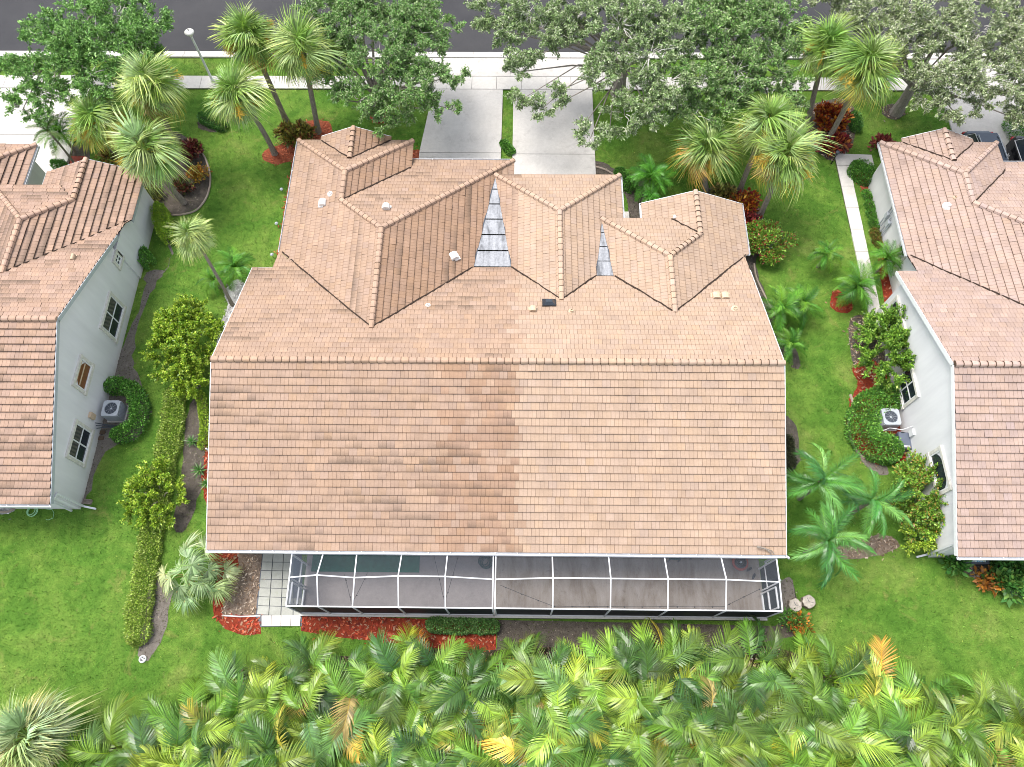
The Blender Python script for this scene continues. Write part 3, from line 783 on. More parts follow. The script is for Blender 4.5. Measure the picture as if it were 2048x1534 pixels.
    run((br+.03,yB,zB+.02), (br+.03,yC+.1,zB+.02), (1,0,0))
    run((dl-.03,yD,2.72), (dl-.03,yC+.1,2.72), (-1,0,0))
    FM = M_GREY if walls == 'left' else M_WHITE
    def fas(p, q, w_=.03, h=.18):
        fm = MB(); fm.beam(p, q, w_, h); fm.build('fascia', FM, root)
    for x, sx in ((-12.93,-1),(11.04,1)):
        fas((x+sx*.02,6.06,2.64), (x+sx*.02,13.39,5.54), .03, .2); fas((x+sx*.02,13.39,5.54), (x+sx*.02,19.45,zM(19.45)-.06), .03, .2)
    fas((-12.93,19.49,zM(19.45)-.07), (-11.96,19.49,zM(19.45)-.07), .03, .16)
    for (p, q) in (((dl,yD+.02,2.66),(xd,yD+.02,hd-.04)), ((xd,yD+.02,hd-.04),(cr,yD+.02,2.66)), ((xdm-wdm,28.14,2.66),(xdm,28.14,2.7+hdm-.04)), ((xdm,28.14,2.7+hdm-.04),(xdm+wdm,28.14,2.66)),
                   ((xl,yf1+.02,2.64),(xr1,yf1+.02,2.64)), ((bl,yB+.02,zB-.06),(br,yB+.02,zB-.06)), ((cl,yC+.02,zC-.06),(xv,yC+.02,zC-.06))):
        fas(p, q)
    if walls == 'left': fas((cr+.02,yD,2.62),(cr+.02,yv,2.62))
    return root

def mk_tint(base, seed, dirt=.0, split=None, var=.07, edge=0.0):
    base = np.array(base)
    def f(side, c, r, ax):
        b = base; dd = dirt
        if split is not None:
            sx, b2, d2 = split
            if c.x > sx+(.28*math.sin(r*2.3+1)+.22*math.sin(r*5.1) if side != 'cap' else 0) : b = np.array(b2); dd = d2
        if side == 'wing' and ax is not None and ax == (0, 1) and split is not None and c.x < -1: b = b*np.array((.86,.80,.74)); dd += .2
        k = 1+random.gauss(0, var)
        hue = random.gauss(0, .025)
        t = np.clip(b*k*np.array((1+hue*.4, 1, 1-hue)), .02, .9)
        if random.random() < .04: t = t*1.07
        n = hull_noise(c.x*.45+seed*3.1, r*.55+(c.y*.3 if ax is not None and ax[1] else 0), seed)
        n2 = hull_noise(c.x*1.6, r*1.1+c.y*.1, seed+5)
        d = max(0.0, (n*.65+n2*.45-.60))*2.3*dd + dd*.06 + random.random()**2*dd*.35
        if split is not None and side == 'back' and c.x > sx-3.2 and c.x < sx and n2 > .35:
            d += .30*dd*(1+(c.x-sx)/3.2); t = t*np.array((.93,.87,.82))
        if side == 'cap': d = 0; t = t*1.16
        return tuple(t), min(1.0, d)
    return f
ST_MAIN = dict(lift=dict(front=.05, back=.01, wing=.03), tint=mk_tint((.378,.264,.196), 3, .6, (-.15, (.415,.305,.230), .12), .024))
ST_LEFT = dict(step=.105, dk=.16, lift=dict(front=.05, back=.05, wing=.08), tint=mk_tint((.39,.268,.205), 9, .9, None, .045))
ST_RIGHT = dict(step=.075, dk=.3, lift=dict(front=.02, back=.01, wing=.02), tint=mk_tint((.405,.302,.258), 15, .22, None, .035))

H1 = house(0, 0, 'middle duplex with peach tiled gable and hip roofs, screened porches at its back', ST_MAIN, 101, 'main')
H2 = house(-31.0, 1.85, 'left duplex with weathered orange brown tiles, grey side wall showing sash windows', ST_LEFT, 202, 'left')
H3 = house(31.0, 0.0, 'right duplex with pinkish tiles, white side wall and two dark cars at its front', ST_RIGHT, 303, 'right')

# windows of the neighbours (walls facing the middle house)
wx = 10.75
def loc_left(px, py, z): p = at(px, py, z); return p[1]-1.85
window(H2, 15.05-.1, 16.75, .75, 2.1, wx, 1)
window(H2, 8.45, 10.0, .75, 2.05, wx, 1)
window(H2, 11.55, 12.85, 2.05, 2.95, wx, 1, 'narrow window with a brown shutter behind an arched opening', arch='brown')
window(H2, 19.05-.6, 19.0-.05, 2.0, 2.5, wx, 1, blinds=False)
wl = -12.65
window(H3, 16.9, 18.5, .9, 2.3, wl, -1, blinds=False)
window(H3, 13.5, 15.0, .8, 2.1, wl, -1, blinds=False)
window(H3, 8.9, 10.6, 2.0, 2.9, wl, -1, 'tall narrow window with an arched head', arch='glass')
window(H3, 21.3, 22.0, 1.6, 2.3, -11.5, -1, blinds=False)

# ------------------------------------------------------------------ fittings on the roofs
def on_plane(px, py, zf):
    """point where the sight line of the survey meets the plane z = zf(x, y)"""
    z = 4.0
    for _ in range(60):
        x, y = at(px, py, z); z = .5*z+.5*zf(x, y)
    return (x, y, z)
PM = lambda x, y: 5.6-S*(y-13.39)+.05
PL = lambda x, y: 2.7+S*(x-xl)+.05
PF2 = lambda x, y: zA+S*(yf2-y)+.05
PR2 = lambda x, y: zA+S*(xr2-x)+.05
PCF = lambda x, y: zC+S*(yC-y)+.05
PL3 = lambda x, y: 2.7+S*(x-31-xl)+.05
PM2 = lambda x, y: 5.6-S*(y-1.85-13.39)+.05
def vent_hood(px, py, pl, mat, w_=.28, d_=.3, h=.2, host=H1, name='roof_vent', rz=0, lab=None):
    x, y, z = on_plane(px, py, pl); ho = host.location
    m = MB(); m.box((0,0,-.02), (w_*1.35, d_*1.3, .06)); n = 6
    prof = [(-w_/2, 0)]+[(-w_/2*math.cos(math.pi*i/n), h*.55+h*.45*math.sin(math.pi*i/n)) for i in range(n+1)]+[(w_/2, 0)]
    k = len(prof); V = [(p[0], -d_/2, p[1]) for p in prof]+[(p[0], d_/2, p[1]) for p in prof]
    m.add(V, [(i, i+1, k+i+1, k+i) for i in range(k-1)]+[tuple(range(k-1,-1,-1)), tuple(range(k, 2*k))])
    return m.build(name, mat, host, loc=(x-ho.x, y-ho.y, z), rot=(0,0,rz), label=lab)
def vent_pipe(px, py, pl, mat, r=.09, h=.2, host=H1, lab=None):
    x, y, z = on_plane(px, py, pl); ho = host.location
    m = MB(); m.lathe([(r*2.1,-.05),(r*2.0,.02),(r*1.15,.06),(r,.1),(r,h),(r*.7,h),(r*.7,h-.05)], n=12)
    return m.build('vent_pipe', mat, host, loc=(x-ho.x, y-ho.y, z), label=lab)
vent_hood(646, 407, PL, M_VENTWHITE, .34, .36, .2); vent_pipe(661, 388, PL, M_VENTWHITE, .08, .1)
vent_hood(773, 417, PF2, M_VENTWHITE, .34, .26, .3)
vent_hood(908, 514, PR2, M_VENTWHITE, .36, .36, .22, rz=.5); vent_pipe(856, 611, PM, M_VENTWHITE, .06, .08)
vent_hood(1066, 620, PM, M_TAN, .30, .24, .22); vent_pipe(1143, 623, PM, M_TAN, .07, .14)
vent_hood(1432, 593, PM, M_TAN, .36, .30, .2); vent_hood(1450, 593, PM, M_TAN, .36, .30, .2)
vent_pipe(1470, 618, PM, M_TAN, .09, .1); vent_hood(1349, 436, PCF, M_VENTWHITE, .16, .16, .16)
vent_pipe(1895, 412, PL3, M_VENTWHITE, .12, .14, H3); vent_pipe(1910, 395, PL3, M_TAN, .05, .06, H3)
vent_hood(148, 517, PM2, M_TAN, .16, .3, .22, H2)
x, y, z = on_plane(1098, 607, PM)
sky_ = ob('skylight', None, None, H1, loc=(x, y, z))
m = MB(); m.box((0,0,.02), (.62,.5,.12)); m.build('curb', M_BLACK, sky_, rot=(-math.atan(S),0,0))
m = MB(); m.add([(-.26,-.2,.08),(.26,-.2,.08),(.26,.2,.08),(-.26,.2,.08),(-.15,-.1,.18),(.15,-.1,.18),(.15,.1,.18),(-.15,.1,.18)],[(4,5,6,7),(0,1,5,4),(1,2,6,5),(2,3,7,6),(3,0,4,7)])
m.build('dome', M_GLASS, sky_, rot=(-math.atan(S),0,0))
# dead palm frond stalk lying on the back eave, mortar squiggles on the front slope
m = MB(); m.tube([at3(1514,1093,3.02), at3(1530,1097,2.98), at3(1540,1104,2.9), at3(1544,1110,2.82)], [.05,.035,.03,.02], 5)
m.tube([at3(1530,1097,2.99), at3(1543,1101,2.9), at3(1548,1107,2.85)], .02, 5)
m.build('dry_palm_stalk', M_BARK, label='dry grey palm stalk lying on the tiles at the right end of the back eave', cat='palm stalk')

# downpipes
def downpipe(host, pts, mat=M_ALU):
    m = MB()
    for a, b in zip(pts[:-1], pts[1:]): m.beam(a, b, .08, .08)
    m.build('downpipe', mat, host)
downpipe(H2, [(10.9,5.92,2.6),(10.95,6.6,2.35),(10.95,6.6,.15),(11.5,6.5,.08)])
downpipe(H2, [(10.4,5.9,2.6),(10.4,6.4,2.3),(10.4,6.4,.1)])
downpipe(H3, [(-12.8,5.9,2.6),(-12.75,6.6,2.35),(-12.75,6.6,.12),(-13.2,6.5,.06)])
downpipe(H1, [(11.2,5.9,2.6),(11.0,6.2,2.3),(11.0,6.2,.12),(11.6,5.4,.06)], M_ALU)

# ------------------------------------------------------------------ screened porches
def porch(name, label, xs, mids, ends, floor_mat, endmat):
    x0, x1 = xs[0], xs[-1]; yb, yf, ym = 5.93, 3.82, 4.95
    root = thing(name, ((x0+x1)/2, (yb+yf)/2, 0), label, 'screen porch', 'screened porches along the back of the middle house')
    ox, oy = (x0+x1)/2, (yb+yf)/2
    L = lambda p: (p[0]-ox, p[1]-oy, p[2])
    zb, zf = 2.56, 2.44
    m = MB(); m.bx(x0-ox-.05, x1-ox+.05, yf-oy-.12, 6.5-oy, -.05, .1); m.build('floor_slab', floor_mat, root)
    m = MB(); m.bx(x0-ox-.07, x1-ox+.07, yf-oy-.12, yf-oy-.03, .02, .13 if x0 < -5 else .24); m.build('base_curb', M_WALK, root)
    B = lambda a, b, w_=.05, h=.05, nm='beam': (lambda q: (q.beam(L(a), L(b), w_, h), q.build(nm, M_ALU, root)))(MB())
    B((x0,yf,zf),(x1,yf,zf)); B((x0,yb,zb),(x1,yb,zb), .08, .10); B((x0,yf,.26),(x1,yf,.26), .06, .06)
    for i, x in enumerate(xs):
        B((x,yb,zb),(x,ym,mids[i]), nm='rafter'); B((x,ym,mids[i]),(x,yf,zf), nm='rafter')
        B((x,yf,zf-.05),(x,yf,.1), .06, .06, 'post')
        if i: B((xs[i-1],ym,mids[i-1]),(x,ym,mids[i]), nm='purlin')
    def panel(q, mat, nm='screen_panel'):
        m = MB(); m.add([L(p) for p in q], [tuple(range(len(q)))]); m.build(nm, mat, root)
    for i in range(len(xs)-1):
        a, b = xs[i], xs[i+1]
        panel([(a,yb,zb-.02),(b,yb,zb-.02),(b,ym,mids[i+1]-.02),(a,ym,mids[i]-.02)], M_SCREEN)
        panel([(a,ym,mids[i]-.02),(b,ym,mids[i+1]-.02),(b,yf,zf-.02),(a,yf,zf-.02)], M_SCREEN)
        panel([(a,yf+.01,.28),(b,yf+.01,.28),(b,yf+.01,zf-.05),(a,yf+.01,zf-.05)], M_SCREENW)
    for x, mz, door in ends:
        panel([(x,yb,.3),(x,yb,zb-.04),(x,ym,mz-.04),(x,yf,zf-.04),(x,yf,.3)], endmat)
        sx = 1 if x == x0 else -1
        for z0 in (1.0,): B((x,yb,z0),(x,ym-.05,z0), .06, .06)
        B((x,yb-.05,.12),(x,yb-.05,zb), .07, .07, 'post'); B((x,ym,.12),(x,ym,mz), .06, .06, 'post')
        if door:
            d = ob('screen_door', None, None, root, loc=L((x, ym-.1, 0)))
            for nm, (a, b) in dict(stile=((0,0,.12),(0,0,2.1))).items():
                q = MB(); q.beam((sx*.03,-.04,.14),(sx*.03,-.04,2.1), .06, .07); q.beam((sx*.03,-.86,.14),(sx*.03,-.86,2.1), .06, .07)
                q.beam((sx*.03,-.04,2.1),(sx*.03,-.86,2.1), .06, .07); q.beam((sx*.03,-.04,1.05),(sx*.03,-.86,1.05), .06, .07); q.beam((sx*.03,-.04,.2),(sx*.03,-.86,.2), .06, .14)
                q.build('door_frame', M_ALU, d)
            q = MB(); q.box((sx*.09,-.8,1.1), (.05,.03,.14)); q.build('handle', M_DKGREY, d)
    return root
P1 = porch('screened_porch', 'screened porch with lilac grey floor and green carpet strip, left of the two', [-9.40,-8.1,-6.7,-4.83,-2.93,-1.02], [2.5,3.15,2.6,3.1,3.1,2.52], [(-9.40,2.5,True)], M_SLABL, M_SCREENE)
P2 = porch('screened_porch', 'screened porch with stained brown concrete floor and a red fire pit inside', [-.92,1.42,3.75,6.06,8.4,10.68], [2.52,3.0,3.0,3.0,3.0,2.55], [(10.68,2.55,True)], M_SLABR, M_SCREENW)
cq = at(838,1145,.12); m = MB(); m.bx(-9.2,cq[0],cq[1],6.4,.106,.125); m.build('carpet_strip', M_CARPET, label='dark green outdoor carpet strip on the left porch floor', cat='carpet')
def coil(name, c, rads, r, mat, label, z=.13, seed=1, cat='garden hose'):
    rr = random.Random(seed); pts = []; n = 26
    for k, R in enumerate(rads):
        dx, dy = rr.uniform(-.06,.06), rr.uniform(-.06,.06); e = rr.uniform(.85,1.1)
        for i in range(n): t = 2*math.pi*i/n+k*.3; pts.append((c[0]+dx+R*math.cos(t)*e, c[1]+dy+R*math.sin(t), z+.02*k))
    m = MB(); m.tube(pts, r, 5); m.build(name, mat, label=label, cat=cat)
cx_, cy_ = at(971,1124,.13); coil('garden_hose', (cx_,cy_), (.26,.22,.28,.18,.24,.27,.2), .02, M_HOSE, 'dark teal coiled hose on the left porch floor beside the party wall')
cx_, cy_ = at(66,1024,.03); coil('garden_hose', (cx_,cy_), (.24,.2,.25,.18), .016, M_GHOSE, 'pale green coiled hose lying in the grass below the left eave', .04)
m = MB(); m.tube([at3(*p,.05) for p in [(88,1015),(92,1018),(104,1019),(108,1026),(106,1036),(96,1040),(92,1039)]], .012, 5); m.build('garden_hose', M_GHOSE, label='loose curl of pale green hose in the grass right of the coil', cat='garden hose')
fx, fy = at(1482,1124,.3); t = thing('fire_pit', (fx,fy,.1), 'round dark fire pit in a red ring on the brown porch floor', 'fire pit')
m = MB(); m.lathe([(.33,0),(.36,.05),(.36,.10),(.27,.12),(.27,.06)], n=24); m.build('ring', M_TERRA, t)
m = MB(); m.lathe([(.24,.0),(.26,.2),(.22,.22),(.18,.14),(.08,.12)], n=20); m.build('bowl', M_BLACK, t); 
m = MB(); m.lathe([(.05,.1),(.05,.22),(.02,.24)], n=10); m.build('lid_knob', M_GREY, t)
for p, a, lb in (((1498,1139),.6,'dark slip-on sandal nearer the fire pit on the porch floor'), ((1507,1153),1.05,'dark slip-on sandal nearer the screen door on the porch floor')):
    q = at(*p,.1); m = MB(); prof = []
    for i in range(14):
        an = 2*math.pi*i/14; prof.append((.155*math.cos(an)*(1), (.055+.012*math.cos(an))*math.sin(an)))
    m.prism(prof, 0, .03); m.prism([(u*.6+.03, v*.95) for u, v in prof], .03, .07); m.build('sandal', M_BLACK, loc=(q[0],q[1],.102), rot=(0,0,a), label=lb, cat='sandal', group='pair of dark sandals on the porch')
for p, d_, lb in (((1348,1120),(.5,.28,.4),'dark teal plastic chair half hidden under the eave on the right porch'), ((1394,1117),(.6,.22,.35),'long dark bench half hidden under the eave on the right porch')):
    q = at(*p,.3); t = thing('porch_chair' if 'chair' in lb else 'porch_bench', (q[0],q[1]+.1,.1), lb, 'chair' if 'chair' in lb else 'bench')
    m = MB(); m.box((0,0,d_[2]), (d_[0],d_[1],.04)); m.build('seat', M_HOSE, t)
    for i in (-1,1):
        for j in (-1,1): m = MB(); m.beam((i*d_[0]*.45,j*d_[1]*.45,0),(i*d_[0]*.42,j*d_[1]*.42,d_[2]),.04,.04); m.build('leg', M_DKGREY, t)
    m = MB(); m.box((0,d_[1]*.5+.01,d_[2]+.2), (d_[0],.03,.35)); m.build('backrest', M_HOSE, t)
# string lights
def string(pts, label, nb=None):
    t = thing('string_light', pts[0], label, 'string lights', 'string lights under the porch screens'); P = []
    o = Vector(pts[0])
    for a, b in zip(pts[:-1], pts[1:]):
        a, b = Vector(a), Vector(b)
        for k in np.linspace(0, 1, 8, endpoint=False): q = a.lerp(b, k); q.z -= .18*4*k*(1-k)*.5; P.append(q-o)
    P.append(Vector(pts[-1])-o)
    m = MB(); m.tube(P, .008, 4); m.build('wire', M_BLACK, t)
    L = 0; nxt = .25; me = None
    for a, b in zip(P[:-1], P[1:]):
        s_ = (b-a).length
        while nxt < L+s_:
            q = a.lerp(b, (nxt-L)/s_)
            if me is None:
                k = MB(); k.lathe([(.012,0),(.02,-.03),(.03,-.07),(.02,-.11),(.005,-.12)], n=8); me = k.mesh('bulb'); me.materials.append(M_BLACK)
            ob('bulb', me, None, t, loc=q); nxt += .72
        L += s_
string([at3(1000,1170,2.2),at3(1106,1212,2.2),at3(1221,1213,2.2),at3(1336,1213,2.2),at3(1449,1213,2.2),at3(1520,1178,2.2)], 'long string of bulbs along the front of the brown porch')
for i, (a, b, c, lb) in enumerate((((688,1148),(703,1208),(735,1145),'V of bulbs hung from the second rafter of the left porch'), ((868,1112),(889,1205),(917,1110),'V of bulbs hung from the fourth rafter of the left porch'))):
    string([at3(*a,2.3),at3(*b,2.3),at3(*c,2.3)], lb)
# paver path beside the left porch
pv = MB(); EXCL.append([(-10.75,3.4),(-9.3,3.4),(-9.3,6.3),(-10.75,6.3)])
pa = flat('paver_bedding', poly([(526,1098),(604,1098),(604,1252),(521,1254),(511,1232)]), .016, M_DKGREY)
q00, q10, q01, q11 = [np.array(at(*p,.06)) for p in ((513,1229),(586,1232),(527,1090),(588,1090))]
nx_, ny_ = 3, 8
for i in range(4):
    for j in range(ny_):
        if i == 3 and j > 1: continue
        def P_(u, v): return tuple((1-v)*((1-u)*q00+u*q10)+v*((1-u)*q01+u*q11))
        g_ = .035
        m = MB(); m.prism([P_((i+g_)/nx_,(j+g_)/ny_),P_((i+1-g_)/nx_,(j+g_)/ny_),P_((i+1-g_)/nx_,(j+1-g_)/ny_),P_((i+g_)/nx_,(j+1-g_)/ny_)], .0, .055+random.uniform(-.006,.006)); m.build('paver', M_PAVER, pa)
r0 = [np.array(at(*p,.06)) for p in ((523,1252),(600,1252),(523,1231),(602,1230))]
for i in range(4):
    u0, u1 = (i+.02)/4, (i+.98)/4
    m = MB(); m.prism([tuple((1-u0)*r0[0]+u0*r0[1]),tuple((1-u1)*r0[0]+u1*r0[1]),tuple((1-u1)*r0[2]+u1*r0[3]),tuple((1-u0)*r0[2]+u0*r0[3])], 0, .065+random.uniform(-.004,.004)); m.build('paver', M_BRIGHT, pa)
m = MB(); m.tube([at3(444,1231,.05), at3(480,1233,.05), at3(521,1232,.05)], .03, 5); m.build('bed_edging', M_WHITE, label='thin white edging between the leaf litter and the red mulch', cat='garden edging')

# ------------------------------------------------------------------ small things in the gardens
def ac_unit(loc, label, mat, w_=.78, h=.8, rz=0):
    t = thing('air_conditioner', loc, label, 'air conditioner', 'air conditioner units beside the houses', rz)
    m = MB(); m.bx(-w_/2-.06,w_/2+.06,-w_/2-.06,w_/2+.06,0,.07); m.build('base_pad', M_WALK, t)
    m = MB(); m.bx(-w_/2+.02,w_/2-.02,-w_/2+.02,w_/2-.02,.07,h-.06); m.build('coil', M_DKGREY, t)
    m = MB()
    for sx in (-1,1):
        for sy in (-1,1): m.bx(sx*(w_/2-.05),sx*w_/2,sy*(w_/2-.05),sy*w_/2,.07,h-.05)
    m.bx(-w_/2+.05,w_/2-.05,-w_/2-.004,-w_/2+.01,.1,h-.1)
    for k in range(9):
        z = .12+k*(h-.24)/8
        m.bx(w_/2-.025,w_/2+.003,-w_/2+.05,w_/2-.05,z-.008,z+.008); m.bx(-w_/2-.003,-w_/2+.025,-w_/2+.05,w_/2-.05,z-.008,z+.008); m.bx(-w_/2+.05,w_/2-.05,w_/2-.025,w_/2+.003,z-.008,z+.008)
    m.build('side_louvre', mat, t)
    m = MB(); n = 28; r = .30; c = .1; ro = w_/2+.01; outer = []; inner = []
    for k in range(n):
        an = 2*math.pi*k/n; cx, cy = math.cos(an), math.sin(an); q = 1/max(abs(cx),abs(cy)); q = min(q, 1.32)
        outer.append((ro*cx*q, ro*cy*q)); inner.append((r*cx, r*cy))
    V = [(p[0],p[1],h) for p in outer]+[(p[0],p[1],h-.01) for p in inner]+[(p[0],p[1],h-.07) for p in outer]+[(p[0],p[1],h-.12) for p in inner]
    F = []
    for k in range(n): j = (k+1)%n; F += [(k,j,n+j,n+k),(2*n+k,2*n+j,j,k),(n+k,n+j,3*n+j,3*n+k)]
    m.add(V, F); m.build('top_cover', mat, t)
    fan = ob('fan', None, None, t, loc=(0,0,h-.1))
    for k in range(5):
        a = 2*math.pi*k/5; m = MB(); m.add([(.05*math.cos(a),.05*math.sin(a),0),(.27*math.cos(a-.28),.27*math.sin(a-.28),-.03),(.28*math.cos(a),.28*math.sin(a),0),(.27*math.cos(a+.28),.27*math.sin(a+.28),.04)],[(0,1,2,3)]); m.build('blade', mat, fan)
    m = MB(); m.lathe([(.07,-.02),(.07,.03),(.04,.045)], n=14); m.build('hub', mat, fan)
    m = MB(); m.lathe([(.3,0),(.02,.0)], c=(0,0,h-.3), n=20); m.build('fan_shroud', M_DKGREY, t)
    m = MB()
    for k in range(10):
        a = 2*math.pi*k/10; m.beam((.05*math.cos(a),.05*math.sin(a),h-.005),(.3*math.cos(a),.3*math.sin(a),h-.005),.006,.006)
    m.build('fan_guard', mat, t)
    return t
p = at(219,816,.8); ac_unit((p[0]+.05,p[1],0), 'pale blue grey air conditioner inside the curved hedge of the left house', M_GREY)
p = at(1783,833,.75); ac_unit((p[0],p[1],0), 'air conditioner with a pale green grey top by the wall of the right house', M_GREY, .8, .75)
lx = -20.25
m = MB(); m.box((lx+.08,at(183,832,1.1)[1],1.1),(.14,.26,.4)); m.build('meter_box', M_TAN, H2 if False else None, label='small beige electric box on the grey wall beside the left air conditioner', cat='electric box')
m = MB()
for k, q in enumerate((.0,.1,.2)): m.tube([(lx+.1,at(183,845,.8)[1]-q,.75-.1*k),(lx+.5,at(195,850,.3)[1]-q*.5,.3),(lx+.9,at(215,848,.3)[1]-.1*k,.12),(lx+1.25,at(228,842,.3)[1]+.05*k,.25)], .025, 5)
m.build('pipe_bundle', M_DKGREY, label='dark pipes running from the grey wall to the left air conditioner', cat='pipes')
# generator with its emblem
p = at(1812,880,.7); t = thing('generator', (p[0],p[1],0), 'blue grey standby generator box with a white maker emblem on its lid', 'generator', rz=-.1)
m = MB(); m.bx(-.33,.33,-.42,.42,0,.08); m.build('base_pad', M_WALK, t)
m = MB(); m.bx(-.3,.3,-.38,.38,.08,.6); m.build('housing', M_DKGREY, t)
kk = plain('blue_grey_lid', (.115,.135,.18), .4, .4, var=.05)
m = MB(); m.add([(-.32,-.41,.58),(.32,-.41,.58),(.32,.41,.62),(-.32,.41,.62),(-.3,-.38,.66),(.3,-.38,.66),(.3,.38,.72),(-.3,.38,.72)],[(4,5,6,7),(0,1,5,4),(1,2,6,5),(2,3,7,6),(3,0,4,7)]); m.build('lid', kk, t)
m = MB(); z = .675
m.bx(-.14,-.125,-.34,-.24,z,z+.004); m.bx(.125,.14,-.34,-.24,z,z+.004); m.bx(-.11,.11,-.335,-.315,z,z+.004)
for i in range(5): m.bx(-.1+i*.045,-.075+i*.045,-.3,-.26,z,z+.004)
m.build('emblem', M_WHITE, t)
m = MB(); m.bx(-.2,-.05,.34,.37,.72,.74); m.build('lid_handle', M_BLACK, t)
m = MB(); m.box((18.3,at(1830,866,1.0)[1],1.0),(.1,.3,.35)); m.build('switch_box', M_WHITE, label='white switch box on the right house wall above the generator', cat='electric box')
m = MB(); m.tube([(18.32,at(1828,852,1.2)[1],1.2),(18.0,at(1810,858,.9)[1],.8),(17.6,at(1800,856,.5)[1],.5),(17.3,at(1790,860,.5)[1],.4)], .02, 5); m.build('conduit', M_WHITE, label='white conduit looping from the right wall to the air conditioner', cat='pipe')
# meter pipes on the right wall
m = MB(); yw = at(1780,430,1.2)[1]
for k, (dy, z0, z1) in enumerate(((0,.3,2.2),(.2,.5,2.3),(.45,.2,1.6),(.7,.3,1.5))): m.beam((19.42,yw-dy,z0),(19.42,yw-dy,z1),.05,.05)
m.box((19.40,yw-.1,1.3),(.14,.24,.34)); m.box((19.40,yw-.55,1.2),(.14,.26,.36)); m.build('meter_pipes', M_GREY, label='grey electric meters and pipes on the white wall of the right house', cat='electric meter')
# satellite dish
p = at(408,912,2.3); t = thing('satellite_dish', (-12.95,p[1],1.9), 'grey satellite dish on an arm at the left side of the middle house', 'satellite dish')
m = MB(); m.beam((0,0,0),(-.35,.05,.25),.04,.04); m.beam((0,-.3,.1),(-.33,.03,.24),.025,.025); m.build('mount_arm', M_GREY, t)
m = MB(); ax_ = Vector((-.75,.55,.35)).normalized(); q = ax_.to_track_quat('Z','Y').to_matrix()
n = 20; rr = [(.02,0),(.15,.012),(.27,.05),(.3,.065)]; V = []
for r_, h_ in rr:
    for k in range(n): V.append(tuple(q @ Vector((r_*math.cos(2*math.pi*k/n), r_*1.1*math.sin(2*math.pi*k/n), h_))+Vector((-.42,.06,.3))))
m.add(V, [(i*n+k,i*n+(k+1)%n,(i+1)*n+(k+1)%n,(i+1)*n+k) for i in range(3) for k in range(n)]+[tuple(range(n))]); m.build('dish', M_GREY, t, smooth=True)
m = MB(); m.beam((-.42,.0,.2),(-.95,.32,.35),.035,.035); m.build('feed_arm', M_WHITE, t); m = MB(); m.lathe([(.045,-.08),(.05,0),(.03,.07)], c=(-.97,.34,.38), n=10); m.build('feed_horn', M_GREY, t)
# street lamp
lp = at(427,165); t = thing('street_lamp', (lp[0],lp[1],0), 'white street lamp with a round head beside the sidewalk', 'street lamp')
m = MB(); m.lathe([(.11,0),(.11,.25),(.075,.3),(.06,3.35),(.05,3.4)], n=12); m.build('pole', M_WHITE, t)
m = MB(); m.lathe([(.05,3.38),(.12,3.44),(.22,3.55),(.27,3.62),(.27,3.66),(.2,3.72),(.06,3.76),(.02,3.77)], n=20); m.build('lamp_head', M_VENTWHITE, t, smooth=True)
m = MB(); m.lathe([(.03,3.76),(.035,3.82),(.02,3.84)], n=10); m.build('photocell', M_BLACK, t)
# tree stumps used as stools
for p, lb in (((1591,1210),'cut log with cracked pale top nearer the porch corner'), ((1618,1203),'cut log with weathered grey top further out on the grass')):
    q = at(*p,.3); t = thing('log_stool', (q[0],q[1],0), lb, 'log', 'two cut logs on the grass')
    prof = [(.28*(1+.08*math.sin(3*i+q[0])+random.uniform(-.03,.03))*math.cos(2*math.pi*i/18), .28*(1+.08*math.sin(2*i))*math.sin(2*math.pi*i/18)) for i in range(18)]
    m = MB(); m.prism(prof, 0, .3); m.build('log_body', M_BARK, t); m = MB(); m.prism([(a*.93,b*.93) for a, b in prof], .3, .306); m.build('cut_face', plain('cut_wood', (.50,.42,.31) if q[0] < 11.9 else (.40,.36,.31), .8, .1, var=.25, scale=9), t)
    m = MB(); m.beam((-.02,.0,.309),(.2,-.06,.309),.014,.004); m.beam((0,.0,.309),(-.05,.15,.309),.02,.004); m.build('crack', M_DKGREY, t)
# little white stone ornament
p = at(284,1318,.1); t = thing('stone_ornament', (p[0],p[1],0), 'small white ring ornament with black spots at the tip of the soil bed', 'ornament')
m = MB(); m.lathe([(.15,0),(.16,.06),(.13,.09),(.10,.06),(.10,.03)], n=18); m.build('ring', M_WHITE, t)
for a, b in ((-.02,.08),(.06,.03),(-.06,-.04),(.02,-.08)): m = MB(); m.lathe([(.035,.0),(.035,.05),(.02,.06)], c=(a,b,0), n=8); m.build('spot', M_BLACK, t)
# planter tray by the right house
a_, b_ = at(1926,1120,.5), at(1978,1120,.5); cxp = ((a_[0]+b_[0])/2, at(1950,1118,.45)[1]); t = thing('planter_box', (cxp[0],cxp[1]+.15,0), 'dark framed tray with blue and white patterned panel below the right eave', 'planter')
wd, dp, hh = b_[0]-a_[0], .75, .5
m = MB(); m.bx(-wd/2,wd/2,-dp/2,-dp/2+.08,0,hh); m.bx(-wd/2,wd/2,dp/2-.08,dp/2,0,hh); m.bx(-wd/2,-wd/2+.08,-dp/2+.08,dp/2-.08,0,hh-.004); m.bx(wd/2-.08,wd/2,-dp/2+.08,dp/2-.08,0,hh-.004); m.build('frame', M_DKGREY, t)
k = NT('blue_white_pattern'); f = k.noise(5, 3, .6, dist=2.0); g_ = k.noise(8, 2, dist=1.0)
c = k.ramp(f, [(.40,(.05,.32,.55)),(.47,(.45,.75,.85)),(.53,(.8,.85,.85)),(.62,(.75,.8,.6))]); k.base(k.mix(k.ramp(g_,[(.60,0),(.66,1)]), c, (.03,.04,.05))); 
m = MB(); m.bx(-wd/2+.08,wd/2-.08,-dp/2+.08,dp/2-.08,.0,hh-.1); m.build('panel', k.set(.35,.4), t)
